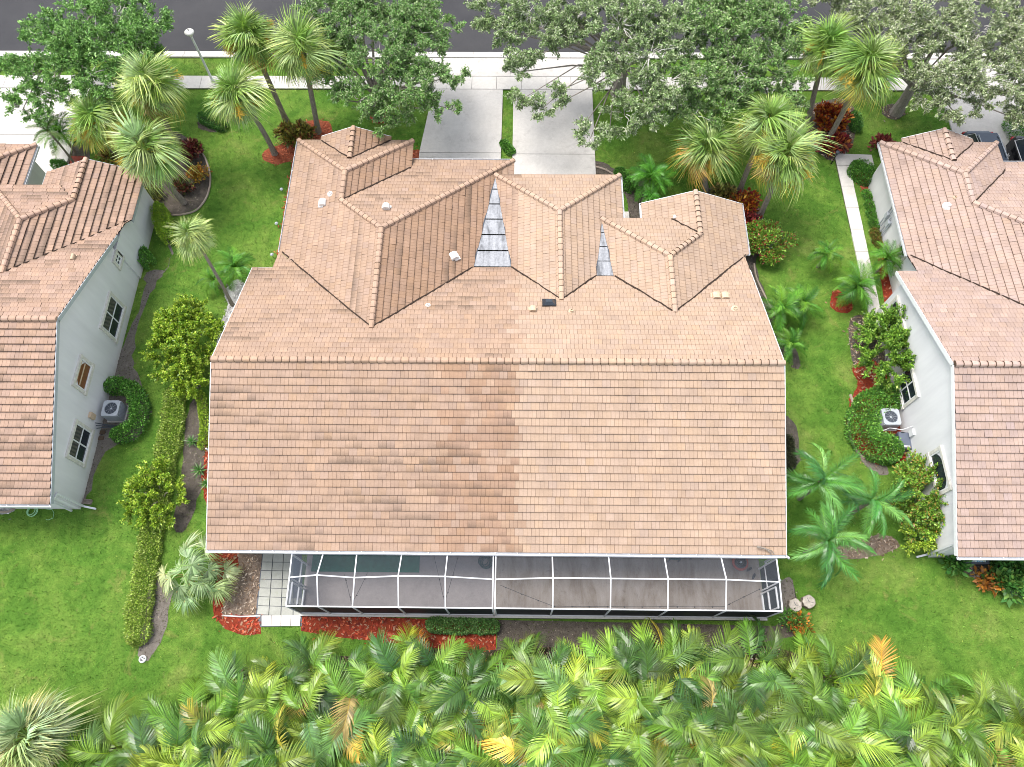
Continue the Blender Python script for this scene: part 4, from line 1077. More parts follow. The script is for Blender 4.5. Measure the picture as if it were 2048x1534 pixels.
# splash trough and pedestal bits
p = at(173,1003,.1); t = thing('splash_trough', (p[0],p[1],0), 'rusty open drain trough under the downpipe of the left house', 'drain trough', rz=-.1)
m = MB(); m.bx(-.22,.22,-.11,-.08,0,.12); m.bx(-.22,.22,.08,.11,0,.12); m.bx(-.22,.22,-.08,.08,0,.03); m.build('tray', M_BARK, t)
t = thing('step_stones', (at(203,872)[0],at(203,872)[1],0), 'two brown brick stepping stones below the left air conditioner', 'stepping stones')
for k in (0,1): m = MB(); m.box((0,.18-.3*k,.03),(.3,.18,.06)); m.build('brick', M_TERRA if False else plain('worn_brick', (.12,.085,.06), .9, .1), t)
# landscape lights on the left lawn edge and walkway posts
for i, pp in enumerate(((566,385),(556,453),(547,515))):
    q = at(*pp); t = thing('path_light', (q[0],q[1],0), ('small grey path light by the left wing, uppermost of three','small grey path light by the left wing, between the other two','small grey path light by the left wing, lowest of three')[i], 'path light', 'path lights along the left wing')
    m = MB(); m.lathe([(.012,0),(.012,.3)], n=8); m.build('stake', M_DKGREY, t); m = MB(); m.lathe([(.09,.28),(.10,.3),(.05,.36),(.01,.37)], n=12); m.build('shade', M_GREY, t)
q = at(1668,318,.4); t = thing('lamp_post', (q[0],q[1],0), 'short dark lantern post at the corner of the walkway', 'lantern')
m = MB(); m.lathe([(.05,0),(.03,.1),(.03,.75)], n=8); m.build('post', M_BLACK, t); m = MB(); m.lathe([(.06,.75),(.1,.95),(.12,.97),(.02,1.06)], n=8); m.build('lantern', M_DKGREY, t)
# entry bench-like wall piece right of garage
# ------------------------------------------------------------------ cars
def car(loc, rz, paint, label):
    t = thing('parked_car', loc, label, 'car', 'dark cars on the right driveway', rz)
    L, W = 4.7, 1.86
    # body: cross sections along x (front +x), rounded
    secs = [(-2.35,.62,.98,.74),(-2.2,.40,1.02,.88),(-1.6,.34,1.03,.93),(0,.32,1.0,.93),(1.2,.34,.98,.93),(2.0,.38,.86,.86),(2.3,.45,.72,.70)]
    m = MB(); V = []; n = 8
    for x, z0, z1, w2 in secs:
        V += [(x,-w2,z0),(x,-w2*1.0,(z0+z1)/2),(x,-w2*.93,z1-.06),(x,-w2*.78,z1),(x,w2*.78,z1),(x,w2*.93,z1-.06),(x,w2*1.0,(z0+z1)/2),(x,w2,z0)]
    F = [(i*n+k,(i+1)*n+k,(i+1)*n+(k+1)%n,i*n+(k+1)%n) for i in range(len(secs)-1) for k in range(n)]+[tuple(range(n)),tuple(range(len(secs)*n-1,(len(secs)-1)*n-1,-1))]
    m.add(V, F); b = m.build('body', paint, t, smooth=False)
    cab = [(-2.1,1.0,.70),(-1.75,1.50,.60),(-.9,1.64,.60),(.2,1.62,.60),(.55,1.52,.61),(1.25,.98,.72)]
    m = MB(); V = []
    for x, z, w2 in cab: V += [(x,-w2,z),(x,w2,z)]
    m.add(V[2:10], [(2*i,2*i+2,2*i+3,2*i+1) for i in range(3)]); m.build('roof', paint, t)
    m = MB(); m.add([(-2.1,-.7,1.0),(-2.1,.7,1.0),(-1.75,.6,1.5),(-1.75,-.6,1.5)],[(0,1,2,3)]); m.build('rear_window', M_GLASS, t)
    m = MB(); m.add([(.55,-.61,1.52),(.55,.61,1.52),(1.25,.74,.98),(1.25,-.74,.98)],[(0,3,2,1)]); m.build('windshield', M_GLASS, t)
    for s_ in (-1,1):
        m = MB(); m.add([(-2.0,s_*.8,1.0),(1.2,s_*.8,.98),(.55,s_*.62,1.5),(-.3,s_*.615,1.6),(-1.7,s_*.61,1.48)],[(0,1,2,3,4)]); m.build('side_window', M_GLASS, t)
        m = MB(); 
        for a, b2 in (((-2.0,.805,1.01),(1.2,.805,.99)),((1.2,.805,.99),(.55,.63,1.51)),((.55,.63,1.51),(-.3,.625,1.61)),((-.3,.625,1.61),(-1.7,.62,1.49)),((-1.7,.62,1.49),(-2.0,.805,1.01)),((-.4,.7,1.3),(-.45,.81,1.0))):
            m.beam((a[0],s_*a[1],a[2]),(b2[0],s_*b2[1],b2[2]),.03,.03)
        m.build('window_trim', M_ALU, t)
        m = MB(); m.beam((-1.5,s_*.55,1.60),(.1,s_*.55,1.68),.04,.05); m.build('roof_rail', M_GREY, t)
        m = MB(); m.box((.95,s_*1.0,1.0),(.14,.18,.12)); m.build('mirror', paint, t)
        m = MB(); m.box((-2.28,s_*.72,.86),(.14,.26,.16)); m.build('tail_light', M_TAIL, t)
        m = MB(); m.box((2.2,s_*.62,.7),(.16,.3,.12)); m.build('headlight', M_WHITE, t)
        for x in (-1.45,1.4):
            w_ = ob('wheel', None, None, t, loc=(x,s_*.84,.34), rot=(math.pi/2,0,0))
            m = MB(); m.lathe([(.2,-.1),(.33,-.1),(.345,0),(.33,.1),(.2,.1)], n=20); m.build('tyre', M_BLACK, w_)
            m = MB()
            for k in range(6): a = math.pi*2*k/6; m.beam((0,0,-s_*.105),(.2*math.cos(a),.2*math.sin(a),-s_*.105),.05,.02)
            m.lathe([(.2,-.09),(.21,-.09),(.21,.09)], n=18); m.build('rim', M_ALU, w_)
    return t
M_TAIL = plain('red_lens', (.35,.02,.02), .25, .5)
P_BLUE = plain('dark_blue_paint', (.045,.06,.085), .18, .6, .3, var=.05); P_BLACK = plain('black_paint', (.012,.012,.014), .15, .6, .2, var=.05)
car((25.9,27.95,0), -math.pi/2, P_BLUE, 'dark blue hatchback parked on the right driveway behind the tiled gable')
car((28.55,27.6,0), -math.pi/2, P_BLACK, 'black car with silver window trim at the right edge of the frame')

# ------------------------------------------------------------------ plants: shared leaf meshes
def fan_leaf(seed, nseg=26, R=.62, pet=.75, droop=.22, fold=.35, spread=2.6, wid=.034):
    r = np.random.default_rng(seed); m = MB()
    m.beam((0,0,0), (pet,0,.0), .03, .022, (.9,1.0,.6))
    c = np.array((pet, 0, 0.)); sw = r.uniform(-.55, .55)
    for i in range(nseg):
        th = -spread+2*spread*i/(nseg-1)
        L = R*(1-.28*(abs(th)/spread)**2)*r.uniform(.88, 1.06)
        d = np.array((math.cos(th), math.sin(th), 0)); e = np.array((-math.sin(th), math.cos(th), 0))
        ws = wid*r.uniform(.8, 1.2); dz = fold*abs(math.sin(th))*.25
        tw = r.uniform(-.5, .5)
        tip = droop*r.uniform(.5, 1.6)
        rows = []
        for t, w_ in ((.05,.25),(.5,1.0),(.8,.7),(1.0,.08)):
            p = c+d*L*t+e*L*t*t*(sw-.25*math.sin(th))+np.array((0, 0, dz*L*t*2-tip*t**2.6*L*1.1))
            q = e*ws*w_; q = q+np.array((0,0,ws*w_*tw*(.5+t)))
            rows.append((p-q, p+q))
        k = r.uniform(.55, 1.45); tint = (k*1.0, k, k)
        b = len(m.v)
        for a_, b_ in rows: m.v += [tuple(a_), tuple(b_)]
        for j in range(3): 
            g_ = (1.0, 1.0, 1.0) if j < 2 else (1.12, 1.04, .8)
            m.face((b+2*j, b+2*j+2, b+2*j+3, b+2*j+1), tuple(x*y for x, y in zip(tint, g_)))
    me = m.mesh('frond'); return me
def feather_leaf(seed, L=1.0, n=34, ll=.34, wid=.017, arch=.9, vee=.35, droop=.25, lift=.35, narrow=.55, side=None, rach=.02, petiole=.14, brown=0.0):
    """pinnate frond along +x that rises then arches over"""
    r = np.random.default_rng(seed); m = MB(); N = 14; pts = []; x = z = 0.0; ang = lift; y = 0.0; sb = r.uniform(-.8, .8)
    for i in range(N+1):
        pts.append(np.array((x, y, z))); st = L/N; x += math.cos(ang)*st; z += math.sin(ang)*st; y += sb*st*(i/N); ang -= arch/N*(.6+.8*i/N)
    m.tube([tuple(p) for p in pts], [rach*(1-.85*i/N) for i in range(N+1)], 4, (1.25, 1.15, .55), cap=False)
    def along(t):
        f = t*N; i = min(int(f), N-1); p = pts[i]+(pts[i+1]-pts[i])*(f-i); d = pts[i+1]-pts[i]; return p, d/np.linalg.norm(d)
    for s_ in (-1, 1):
        for i in range(n):
            t = petiole+(1-petiole)*(i+.5+r.uniform(-.25,.25))/n
            p, d = along(min(t, .999))
            sd = np.cross(d, (0,0,1.)); sd /= np.linalg.norm(sd); up = np.cross(sd, d)
            u = (t-petiole)/(1-petiole)
            ln = ll*(math.sin(math.pi*(.12+.80*u))**.6)*r.uniform(.88, 1.1)
            an = 1.15-narrow*u+r.uniform(-.08,.08); ve = vee*r.uniform(.6, 1.4)
            q = d*math.cos(an)+(sd*s_*math.cos(ve)+up*math.sin(ve))*math.sin(an)
            wv = np.cross(q, up); wn = np.linalg.norm(wv); wv = wv/wn if wn > 1e-6 else d
            wv = wv*math.cos(.5*s_)+up*math.sin(.5*s_)
            ws = wid*r.uniform(.8, 1.2); b = len(m.v)
            for tt, ww in ((0,.8),(.4,1.0),(.75,.6),(1.0,.06)):
                c = p+q*ln*tt+np.array((0,0,-droop*ln*tt**2.2)); m.v += [tuple(c-wv*ws*ww), tuple(c+wv*ws*ww)]
            k = r.uniform(.6, 1.4)
            for j in range(3): 
                g_ = brown*max(0., u*1.3-.55+(.45 if j == 2 else .12*j)+r.normal(0,.12)); g_ = min(1., max(0., g_))
                m.face((b+2*j, b+2*j+2, b+2*j+3, b+2*j+1), (k*((1.06 if j == 2 else 1)+1.3*g_), k*(1-.05*g_), k*((.85 if j == 2 else 1)-.4*g_)))
    return m.mesh('frond')
def reg(me, mat): me.materials.append(mat); return me
FAN = [reg(fan_leaf(i, 30, (.88,.80,.95,.84,.76,.9)[i], .62, droop=.38+.15*i, wid=.024, spread=(1.9,2.2,1.7,2.0,2.4,1.6)[i]), M_LEAFG) for i in range(6)]
FANBIG = [reg(fan_leaf(20+i, 30, .68, .9, .22, wid=.034), M_LEAF) for i in range(3)]
ARECA = [reg(feather_leaf(40+i, 1.0, 33+i%3*3, .40, .0105, arch=1.0+.13*i, vee=.18+.06*(i%4), droop=.50, lift=.75, narrow=.66, rach=.017, brown=(0,.0,.15,.0,.6,.0,.35,.0,.2)[i]), M_LEAFG) for i in range(9)]
XMAS = [reg(feather_leaf(60+i, 1.0, 56, .25, .0060, arch=1.3+.22*i, vee=.75, droop=.9, lift=.7, narrow=.5, rach=.014), M_LEAFG) for i in range(4)]
DATE = [reg(feather_leaf(80+i, 1.0, 34, .27, .0075, arch=1.2+.2*i, vee=.3, droop=.35, lift=.75, narrow=.5), M_LEAF) for i in range(4)]
def jit(c, a=.12, hue=.06):
    k = 1+random.gauss(0, a); h = random.gauss(0, hue)
    return (max(.01, c[0]*k*(1+h)), max(.01, c[1]*k), max(.01, c[2]*k*(1-h)))
G_SABAL = (.21,.35,.07); G_SABALP = (.36,.47,.17); Y_SABAL = (.42,.40,.07); B_SABAL = (.48,.32,.10)
def frond_M(p, az, el, roll, sc):
    M = Matrix.Translation(p) @ Matrix.Rotation(az, 4, 'Z') @ Matrix.Rotation(-el, 4, 'Y') @ Matrix.Rotation(roll, 4, 'X') @ Matrix.Diagonal((sc, sc, sc, 1)); return M
def fan_palm(base, top, label, n=44, size=1.0, pale=.4, yellow=.2, seed=0, group=None, r=.15, trunk=True, dead=3, boots=True):
    random.seed(seed); b = Vector(base); t_ = Vector(top)
    t = thing('fan_palm', base, label, 'palm tree', group); d = t_-b
    if trunk:
        m = MB(); P = []; k = 7
        bend = Vector((random.uniform(-.15,.15), random.uniform(-.15,.15), 0))
        for i in range(k+1): u = i/k; P.append(d*u+bend*math.sin(math.pi*u))
        m.tube(P, [r*(1.35 if i == 0 else 1.0-.15*i/k) for i in range(k+1)], 10); m.build('trunk', M_BARK, t)
    for i in range(n):
        u = (i+.5)/n; el = math.radians(80-125*u**.9)+random.gauss(0, .14); az = i*2.39996+random.gauss(0, .15)
        sc = size*random.uniform(.85, 1.1)*(1.0 if u < .8 else .92)
        q = random.random()
        if u > 1-yellow*.6 and q < .55: c = jit(Y_SABAL if q < .35 else B_SABAL)
        else: c = jit(G_SABALP if random.random() < pale else G_SABAL)
        ob('frond', FAN[(i*7+seed+i//5)%6], None, t, M=frond_M(d+Vector((0,0,.1-.25*u)), az, el, random.gauss(0,.55), sc*random.uniform(.8,1.15)), color=c)
    for i in range(dead):
        m = ob('dead_frond', FAN[i%4], None, t, M=frond_M(d+Vector((0,0,-.3)), random.uniform(0, 6.28), math.radians(random.uniform(-75,-45)), 0, size*.8), color=jit((.42,.30,.10)))
    sb = MB()
    for i in range(26):
        a = i*2.4; zz = -.15-.5*i/26; sb.beam(d+Vector((.1*math.cos(a),.1*math.sin(a),zz)), d+Vector((.34*math.cos(a),.34*math.sin(a),zz+.22)), .05, .02)
    if trunk: sb.build('leaf_bases', M_BARK, t)
    for i in range(int(6*max(0, yellow-.3))):
        a = random.uniform(0, 6.28); R_ = random.uniform(.9, 1.35)*size; m = MB(); e_ = d+Vector((math.cos(a)*R_, math.sin(a)*R_, .15))
        m.tube([d, d+Vector((math.cos(a)*R_*.6, math.sin(a)*R_*.6, .6)), e_], [.02,.018,.012], 4, (.9,.8,.35))
        for k in range(110):
            s_ = random.random(); o = (d+Vector((math.cos(a)*R_*.6, math.sin(a)*R_*.6, .6))).lerp(e_, s_)+Vector((random.gauss(0,.12), random.gauss(0,.12), .06))
            m.tube([o, o+Vector((random.gauss(0,.12)+.05*math.cos(a), random.gauss(0,.12)+.05*math.sin(a), random.uniform(-.5,-.1)))], .011, 3, random.choice(((1.0,.8,.3),(.8,.6,.3),(1.0,.9,.45))), cap=False)
        m.build('seed_stalk', M_STALK, t)
    # pale flower stalks showing in the crown
    if boots:
        for i in range(6):
            a = random.uniform(0, 6.28); m = MB(); L = random.uniform(1.0, 1.45)*size
            P = [d+Vector((0,0,-.05)), d+Vector((math.cos(a)*L*.5, math.sin(a)*L*.5, .55)), d+Vector((math.cos(a)*L, math.sin(a)*L, .05))]
            m.tube(P, [.02,.015,.006], 4, (.9,.75,.3))
            for k in range(70):
                s_ = random.uniform(.3, 1); o = P[1].lerp(P[2], s_); e = Vector((random.gauss(0,.13), random.gauss(0,.13), random.gauss(-.06,.1)))
                m.tube([o, o+e], .009, 3, (1.0,.8,.3), cap=False)
            m.build('flower_stalk', M_STALK, t)
    return t
def stalk():
    k = NT('straw_yellow_stalk'); k.base(k.mix(1.0, k.attr('tint'), (.55,.47,.20), 'MULTIPLY')); return k.set(.8, .1)
M_STALK = stalk()
def cz(bpx, cpx, lo=.8, hi=9):
    bx_, by_ = at(*bpx); best = None
    for z in np.arange(lo, hi, .05):
        q = at(cpx[0], cpx[1], z); e = (q[0]-bx_)**2+(q[1]-by_)**2
        if best is None or e < best[0]: best = (e, z, q)
    return (bx_, by_, 0), (best[2][0], best[2][1], best[1])
GP1 = 'fan palms in front of the middle house'; 
for i, (b, c, n, sz, pl, ye, lab) in enumerate((
    ((573,243),(500,78),36,1.06,.35,.5,'tall fan palm nearest the road, furthest left of the front three'),
    ((637,265),(607,104),38,1.12,.45,.35,'tall fan palm with a leaning trunk rising from the orange mulch by the croton'),
    ((550,308),(476,192),34,1.02,.6,.35,'fan palm in a round orange mulch patch with its crown beside the street lamp'),
    ((372,338),(305,176),36,1.12,.7,.35,'fan palm with a pale crown overlapping the sidewalk behind the soil bed'),
    ((368,405),(292,300),36,1.12,.75,.4,'fan palm with a straw skirt leaning over the tiles of the left house'),
    ((240,322),(196,246),34,1.02,.3,.9,'yellowing fan palm in the middle of the left palm bed'),
    ((1615,245),(1652,95),34,1.0,.3,.35,'tall green fan palm left of the pair over the red crotons'),
    ((1650,290),(1727,138),38,1.16,.4,.6,'tall fan palm right of the pair with yellow lower fronds over the red crotons'),
    ((1412,380),(1412,302),36,1.14,.6,.9,'fan palm with heavy straw flower stalks left of the three by the gable'),
    ((1478,385),(1535,250),32,1.05,.55,.6,'fan palm set behind the other two by the front gable'),
    ((1518,435),(1567,316),36,1.12,.6,.7,'fan palm with hanging straw seed stalks right of the three by the gable'),
    ((465,610),(388,474),26,.62,.8,.0,'small lone fan palm on a slim curved grey trunk above the yellow bush'))):
    B, T = cz(b, c)
    fan_palm(B, T, lab, n+16, sz*1.05, pl, ye, 300+i, 'fan palms in the front gardens', .15 if i != 11 else .085, dead=0 if i == 11 else 2+int(ye*4), boots=ye > .3)
# low fan palm at the porch corner and the pale one in the corner of the lawn
q = at(395,1150,.4); t = thing('fan_palm', (q[0],q[1],0), 'low fan palm with spread out separate fans beside the left porch corner', 'palm tree')
random.seed(11)
for i, (px_, py_, z, sc) in enumerate(((372,1085,1.9,1.0),(420,1085,1.9,1.0),(360,1130,2.1,1.0),(398,1128,2.3,.95),(330,1160,1.7,.9),(352,1185,1.5,.9),(368,1205,1.2,.8),(430,1140,1.7,.85),(462,1142,1.0,.75),(425,1190,1.1,.9),(440,1180,1.3,.8),(385,1105,2.2,.9),(318,1150,1.3,.7),(378,1170,1.9,.9),(408,1168,1.8,.8))):
    c = np.array(at3(px_, py_, z)); d = c-np.array((q[0],q[1],.5)); az = math.atan2(d[1], d[0])
    pet = np.linalg.norm(d[:2])
    m = MB(); m.tube([(0,0,.3), (d[0]*.5,d[1]*.5,.3+(z-.3)*.7), (d[0],d[1],z)], [.03,.022,.016], 4); m.build('petiole', M_STALK, t)
    M = Matrix.Translation((d[0]-math.cos(az)*.15,d[1]-math.sin(az)*.15,z)) @ Matrix.Rotation(az,4,'Z') @ Matrix.Rotation(random.uniform(.0,.45),4,'Y') @ Matrix.Rotation(random.gauss(0,.35),4,'X') @ Matrix.Diagonal((sc*1.15,)*3+(1,)) @ Matrix.Translation((-.75,0,0))
    ob('frond', FANS_NP[i%3] if 'FANS_NP' in globals() else FAN[i%4], None, t, M=M, color=jit((.28,.40,.17) if i % 4 else (.40,.46,.22)))
def low_fan(px_, py_, z, n, size, label, seed, cols):
    random.seed(seed); p = at(px_, py_, z); fan = thing('fan_palm', (p[0],p[1],0), label, 'palm tree')
    m = MB(); m.tube([(0,0,0),(0.05,0,z)], [.14,.12], 8); m.build('trunk', M_BARK, fan)
    for i in range(n):
        u = (i+.5)/n; el = math.radians(75-95*u)+random.gauss(0,.1)
        ob('frond', FAN[i%6], None, fan, M=frond_M(Vector((0,0,z)), i*2.4, el, random.gauss(0,.3), size*random.uniform(.85,1.1)), color=jit(cols[i%len(cols)]))
low_fan(62, 1475, 2.2, 46, 1.15, 'pale silvery fan palm at the left end of the feather palm thicket', 401, [(.36,.46,.24),(.44,.50,.28),(.28,.40,.16),(.48,.47,.20)])

def crown_palm(name, pos, z, n, L, meshes, label, cols, seed, group=None, e0=80, e1=-15, trunk_r=.06, cat='palm tree', sink=.0):
    random.seed(seed); t = thing(name, (pos[0],pos[1],0), label, cat, group)
    m = MB(); m.tube([(0,0,-.02),(0.02,0,z*.6),(0,0,z)], [trunk_r*1.3,trunk_r,trunk_r*.9], 8); m.build('trunk', M_BARK, t)
    for i in range(n):
        u = (i+.5)/n; el = math.radians(e0+(e1-e0)*u)-.55+random.gauss(0,.1); az = i*2.39996+random.gauss(0,.2)+seed
        ob('frond', meshes[(i*5+seed)%len(meshes)], None, t, M=frond_M(Vector((0,0,z-.1*u)), az, el, random.gauss(0,.25), L*random.uniform(.85,1.12)), color=jit(cols[i%len(cols)] if u < .85 else cols[-1]))
    return t
DG = [(.065,.22,.04),(.09,.27,.05),(.05,.18,.035),(.15,.34,.08)]
for i, (px_, py_, z, n, L, lab) in enumerate(((1640,965,2.6,14,1.95,'dark green feather palm at the back right corner, upper left of the three'),
    (1742,1002,2.4,14,1.75,'dark green feather palm beside the ragged shrub, right of the three'),
    (1655,1082,2.6,15,1.95,'dark green feather palm with fronds hanging over the lawn, lowest of the three'))):
    p = at(px_, py_, z); crown_palm('feather_palm', p, z, n, L, XMAS, lab, DG, 500+i, 'three drooping feather palms at the back right corner', 78, 0, .09)
DD = [(.09,.26,.03),(.13,.32,.035),(.06,.20,.025),(.17,.37,.045)]
for i, (px_, py_, z, n, L, lab) in enumerate(((1302,355,1.5,34,1.35,'bright green date palm on the lawn between the two driveway gables'),
    (1562,618,1.3,30,1.25,'date palm under the right rake of the middle house, upper left of three'),
    (1605,608,1.1,22,1.2,'date palm under the right rake of the middle house, upper right of three'),
    (1580,690,1.0,24,1.0,'date palm under the right rake of the middle house, lowest of three'),
    (1652,508,1.2,24,.95,'small date palm alone in the grass left of the walkway'),
    (1715,572,1.4,32,1.3,'date palm growing from a red mulch patch over the walkway'),
    (1772,518,1.3,30,1.1,'date palm against the right house wall at the walkway'),
    (472,535,1.3,26,1.2,'dark date palm beside the white gravel near the slim palm'),
    (428,560,.8,16,.9,'small date palm half hidden behind the curved slim trunk'),
    (120,265,1.6,26,1.3,'dark date palm beside the bright left driveway'),
    (1300,395,1.0,18,.9,'smaller date palm just below the bright green one by the entry'),
    (1800,490,.7,16,.7,'little date palm tucked behind the one at the right wall'),
    (448,1480,1.5,12,1.3,'dark date palm among the thicket at the lower left'))):
    if i == 12: continue
    p = at(px_, py_, z); crown_palm('date_palm', p, z, n, L, DATE, lab, DD if i not in (0, 10) else [(.09,.29,.035),(.11,.33,.04),(.075,.24,.03)], 540+i, 'fine leaved date palms', 80, -20, .07)
# bare leaning palm by the left driveway
p = at(150,328); t = thing('slim_palm', (p[0],p[1],0), 'bare grey slim palm leaning over the left tiles beside the driveway', 'palm tree')
c = np.array(at3(96,262,2.6))-np.array((p[0],p[1],0)); m = MB(); m.tube([(0,0,0), tuple(c*.5+np.array((0,.05,0))), tuple(c)], [.07,.055,.05], 8); m.build('trunk', M_BARK, t)
for i in range(7): ob('frond', DATE[i%4], None, t, M=frond_M(Vector(c), i*.9, .1+random.gauss(0,.2), 0, 1.1), color=jit((.13,.2,.07)))

# the dense feather palm thicket along the back
random.seed(77)
TG = [(.13,.28,.035),(.18,.34,.045),(.08,.19,.03),(.25,.39,.06),(.30,.44,.06),(.12,.24,.06),(.05,.13,.025),(.20,.32,.05),(.15,.30,.04),(.10,.22,.04),(.23,.38,.05)]
TY = [(.46,.42,.07),(.56,.42,.08),(.40,.30,.10),(.52,.32,.07),(.52,.50,.26)]
EDGE = [(-60,1500),(150,1475),(220,1425),(330,1385),(420,1350),(480,1300),(560,1290),(640,1268),(760,1290),(830,1265),(960,1285),(1010,1272),(1100,1265),(1220,1250),(1320,1252),(1420,1250),(1520,1255),(1600,1285),(1700,1290),(1760,1320),(1850,1340),(1960,1355),(2060,1385),(2200,1420)]
EX = [e[0] for e in EDGE]; EY = [e[1] for e in EDGE]
CL = []
for row in range(7):
    for k in range(29):
        px_ = -60+k*78+(39 if row % 2 else 0)+random.uniform(-20,20); py_ = np.interp(px_, EX, EY)+84+row*54+random.uniform(-14,14)
        if py_ > 1640: continue
        CL.append((px_, py_, row))

def THICK(px_, row):
    where = 'left of the paver path' if px_ < 520 else 'below the left porch' if px_ < 990 else 'below the right porch' if px_ < 1560 else 'on the right lawn side'
    return ('feather palm clump at the front edge of the thicket, ' if row == 0 else 'feather palm clump deep inside the thicket, ')+where
for i, (px_, py_, row) in enumerate(CL):
    z = random.uniform(1.0, 1.7); p = at(px_, py_, z)
    t = thing('feather_palm', (p[0],p[1],0), THICK(px_, row), 'palm tree', 'feather palm thicket along the back gardens')
    n = 12; yel = random.random()
    m = MB()
    for k in range(3): a = k*2.1+i; m.tube([(.12*math.cos(a),.12*math.sin(a),0),(.2*math.cos(a),.2*math.sin(a),z)], [.05,.035], 5)
    m.build('trunk', M_CANE, t) if False else m.build('stems', M_BARK, t)
    for k in range(n):
        u = (k+.5)/n; az = k*2.39996+i*1.7+random.gauss(0,.25); el = math.radians(52-62*u)-.35+random.gauss(0,.14)
        q = random.random()
        c = random.choice(TY) if q < (.025+.10*(yel > .8)) else random.choice(TG)
        off = Vector((.15*math.cos(az), .15*math.sin(az), z+random.uniform(-.1,.25)-.25*u))
        ob('frond', ARECA[(i*5+k*2+(i*k)%3)%9], None, t, M=frond_M(off, az, el, random.gauss(0,.45), random.uniform(1.35,2.15)), color=jit(c,.24,.05))

# ------------------------------------------------------------------ leafy shrubs, hedges and tree crowns
def leaf_quads(C, D, L, W, rng, flatness=.5, fold=True):
    """C centres, D growing directions, L/W sizes -> diamond leaves"""
    n = len(C)
    D = D/np.maximum(1e-6, np.linalg.norm(D, axis=1, keepdims=True))
    up = np.array((0,0,1.))*flatness+rng.normal(0, .55, (n,3))
    S_ = np.cross(D, up); S_ /= np.maximum(1e-6, np.linalg.norm(S_, axis=1, keepdims=True))
    a = C; b = C+D*(L*.45)[:,None]+S_*W[:,None]/2; c = C+D*L[:,None]+np.array((0,0,-.12))*L[:,None]; d = C+D*(L*.45)[:,None]-S_*W[:,None]/2
    return np.stack([a,b,c,d],1)
def cols_for(rng, n, pal, wts=None, var=.26):
    pal = np.array(pal); k = rng.choice(len(pal), n, p=wts); return pal[k]*np.clip(rng.normal(1, var, (n,1)), .4, 1.7)
def ellipsoid_pts(rng, n, shell=.55):
    v = rng.normal(0,1,(n,3)); v /= np.linalg.norm(v,axis=1,keepdims=True); r = (shell+(1-shell)*rng.random(n)**.6)[:,None]; return v*r, v
def shrub(name, center, rad, nl, leaf, pal, label, cat='shrub', seed=0, lumps=18, lump_r=.4, up=.5, group=None, mat=None, stems=4, wts=None, spiky=0):
    rng = np.random.default_rng(seed); rad = np.array(rad, float)
    t = thing(name, (center[0],center[1],0), label, cat, group); zc = center[2]
    lv, ln = ellipsoid_pts(rng, lumps, .45); lv[:,2] = np.abs(lv[:,2])*1.0-.25
    C = []; D = []
    per = nl//lumps
    for q in range(lumps):
        o = lv[q]*rad; s_ = lump_r*rng.uniform(.6,1.3)
        if spiky:
            k = spiky; 
            for j in range(k):
                dr = lv[q]+rng.normal(0,.45,3)+np.array((0,0,up)); dr /= np.linalg.norm(dr); ll_ = s_*rng.uniform(.8,1.9)
                m_ = per//k; tt = rng.random(m_)[:,None]
                C.append(o+dr*ll_*tt+rng.normal(0,.035,(m_,3))); dd = rng.normal(0,.7,(m_,3))+dr*1.1; D.append(dd)
        else:
            e, en = ellipsoid_pts(rng, per, .5); e[:,2] *= .8
            C.append(o+e*s_); D.append(en+rng.normal(0,.5,(per,3))+np.array((0,0,up)))
    C = np.concatenate(C)+np.array((0,0,zc)); D = np.concatenate(D); C[:,2] = np.maximum(C[:,2], .04); n = len(C)
    L = leaf*rng.uniform(.7,1.35,n); W = L*rng.uniform(.38,.6,n)
    V = leaf_quads(C, D, L, W, rng); ob('foliage', quads_mesh('foliage', V, cols_for(rng, n, pal, wts), mat or M_LEAFP), None, t)
    if stems:
        m = MB()
        for k in range(stems):
            a = 6.28*k/stems; m.tube([(.06*math.cos(a),.06*math.sin(a),0),(rad[0]*.35*math.cos(a),rad[1]*.35*math.sin(a),zc),(rad[0]*.6*math.cos(a),rad[1]*.6*math.sin(a),zc+rad[2]*.4)], [.035,.025,.012], 5)
        m.build('stem', M_OAKBARK, t)
    return t
M_TWIG2 = bark_mat('pale_twig', (.48,.46,.42), (.66,.63,.58))
M_LEAFP = leaf_mat('shrub_leaf', use_obj=False, rough=.4, spec=.4, trans=.10)
